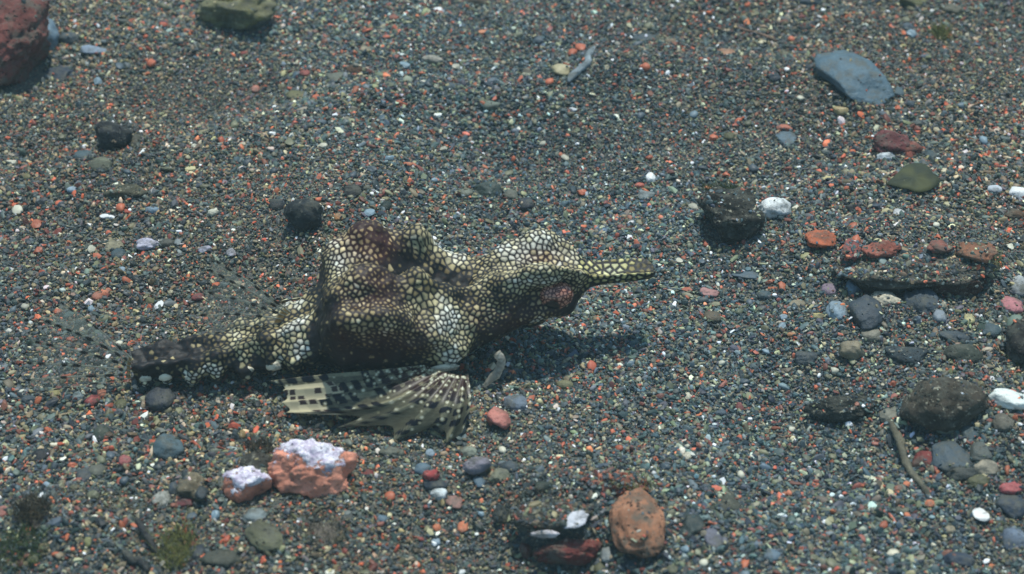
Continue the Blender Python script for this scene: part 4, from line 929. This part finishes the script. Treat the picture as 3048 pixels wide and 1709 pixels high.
ci = rng.choice(len(PAL), n, p=WT); gc = PAL[ci]*np.exp(rng.normal(0, .34, n))[:, None]*rng.uniform(.88, 1.12, (n, 3)); lf = sum(np.sin(gx_*a_+gy_*b_+c_)*d_ for a_, b_, c_, d_ in ((.045, .03, 1.3, .5), (-.03, .06, 2.2, .5), (.11, -.07, .9, .3), (.02, -.13, 4.4, .3))); gc = np.clip(gc*(1+.16*lf)[:, None]*(1+.10*np.sin(gx_*.05+gy_*.021+.6)[:, None]*np.array([-1, 0, .8])), 0, .85)
me = bpy.data.meshes.new('sand_grains'); me.vertices.add(n); me.vertices.foreach_set('co', (np.c_[gx_, gy_, gz_]*MM).astype(np.float32).ravel())
a = me.attributes.new('grot', 'FLOAT_VECTOR', 'POINT'); a.data.foreach_set('vector', np.c_[rng.normal(0, .6, n), rng.normal(0, .6, n), rng.uniform(0, 6.28, n)].astype(np.float32).ravel())
a = me.attributes.new('gscl', 'FLOAT_VECTOR', 'POINT'); a.data.foreach_set('vector', (size[:, None]*np.c_[rng.uniform(.85, 1.75, n), rng.uniform(.65, 1.1, n), rng.uniform(.35, .8, n)]).astype(np.float32).ravel())
a = me.attributes.new('gidx', 'INT', 'POINT'); a.data.foreach_set('value', rng.integers(0, 10, n).astype(np.int32))
setattr_c(me, 'gcol', gc)
sand = bpy.data.objects.new('sand_grains', me); COL.objects.link(sand); tag(sand, 'loose multicoloured volcanic sand grains covering the sea bed', 'sand', kind='stuff')
gcol = bpy.data.collections.new('grain_shapes')
for i in range(10):
    v, f = rock_shape(1 if i % 3 else 2, 300+i, .12, 1.5, cuts=3+(i % 4)*2, power=2.1)
    gm = bpy.data.meshes.new('grain'); gm.from_pydata([tuple(p*MM*.5) for p in v], [], f); gm.materials.append(M_GRAIN)
    if i % 3 == 0: gm.polygons.foreach_set('use_smooth', [True]*len(gm.polygons))
    gcol.objects.link(bpy.data.objects.new('grain_%02d' % i, gm))
ng = bpy.data.node_groups.new('scatter_grains', 'GeometryNodeTree')
ng.interface.new_socket('Geometry', in_out='INPUT', socket_type='NodeSocketGeometry'); ng.interface.new_socket('Geometry', in_out='OUTPUT', socket_type='NodeSocketGeometry')
gi = ng.nodes.new('NodeGroupInput'); go = ng.nodes.new('NodeGroupOutput'); iop = ng.nodes.new('GeometryNodeInstanceOnPoints'); cin = ng.nodes.new('GeometryNodeCollectionInfo')
cin.inputs[0].default_value = gcol; cin.inputs['Separate Children'].default_value = True; cin.inputs['Reset Children'].default_value = True
def na(nm, dt):
    q = ng.nodes.new('GeometryNodeInputNamedAttribute'); q.data_type = dt; q.inputs[0].default_value = nm; return [s for s in q.outputs if s.enabled][0]
iop.inputs['Pick Instance'].default_value = True
ng.links.new(gi.outputs[0], iop.inputs['Points']); ng.links.new(cin.outputs[0], iop.inputs['Instance']); ng.links.new(na('gidx', 'INT'), iop.inputs['Instance Index'])
e2r = ng.nodes.new('FunctionNodeEulerToRotation'); ng.links.new(na('grot', 'FLOAT_VECTOR'), e2r.inputs[0]); ng.links.new(e2r.outputs[0], iop.inputs['Rotation'])
ng.links.new(na('gscl', 'FLOAT_VECTOR'), iop.inputs['Scale']); ng.links.new(iop.outputs[0], go.inputs[0])
md = sand.modifiers.new('scatter', 'NODES'); md.node_group = ng
print('grains', n, 'plates', len(seeds), 'stones', len(STONES))

# ------------------------------------------------------------------ the water: faint even haze round the whole place
hm = bpy.data.materials.new('water_haze'); hm.use_nodes = True; ht = hm.node_tree
for q in list(ht.nodes):
    if q.type == 'BSDF_PRINCIPLED': ht.nodes.remove(q)
pv = ht.nodes.new('ShaderNodeVolumePrincipled'); pv.inputs['Color'].default_value = (.62, .88, .92, 1); pv.inputs['Density'].default_value = .15
ht.links.new(pv.outputs[0], [q for q in ht.nodes if q.type == 'OUTPUT_MATERIAL'][0].inputs['Volume'])
bx = np.array([(x, y, z) for z in (-1005, 190) for y in (-3900, 3900) for x in (-3900, 3900)], float)
haze = mesh_obj('haze', bx, [(0, 2, 3, 1), (4, 5, 7, 6), (0, 1, 5, 4), (2, 6, 7, 3), (0, 4, 6, 2), (1, 3, 7, 5)], hm, None, False)
tag(haze, 'clear blue-green sea water filling the whole scene', 'water', kind='stuff')
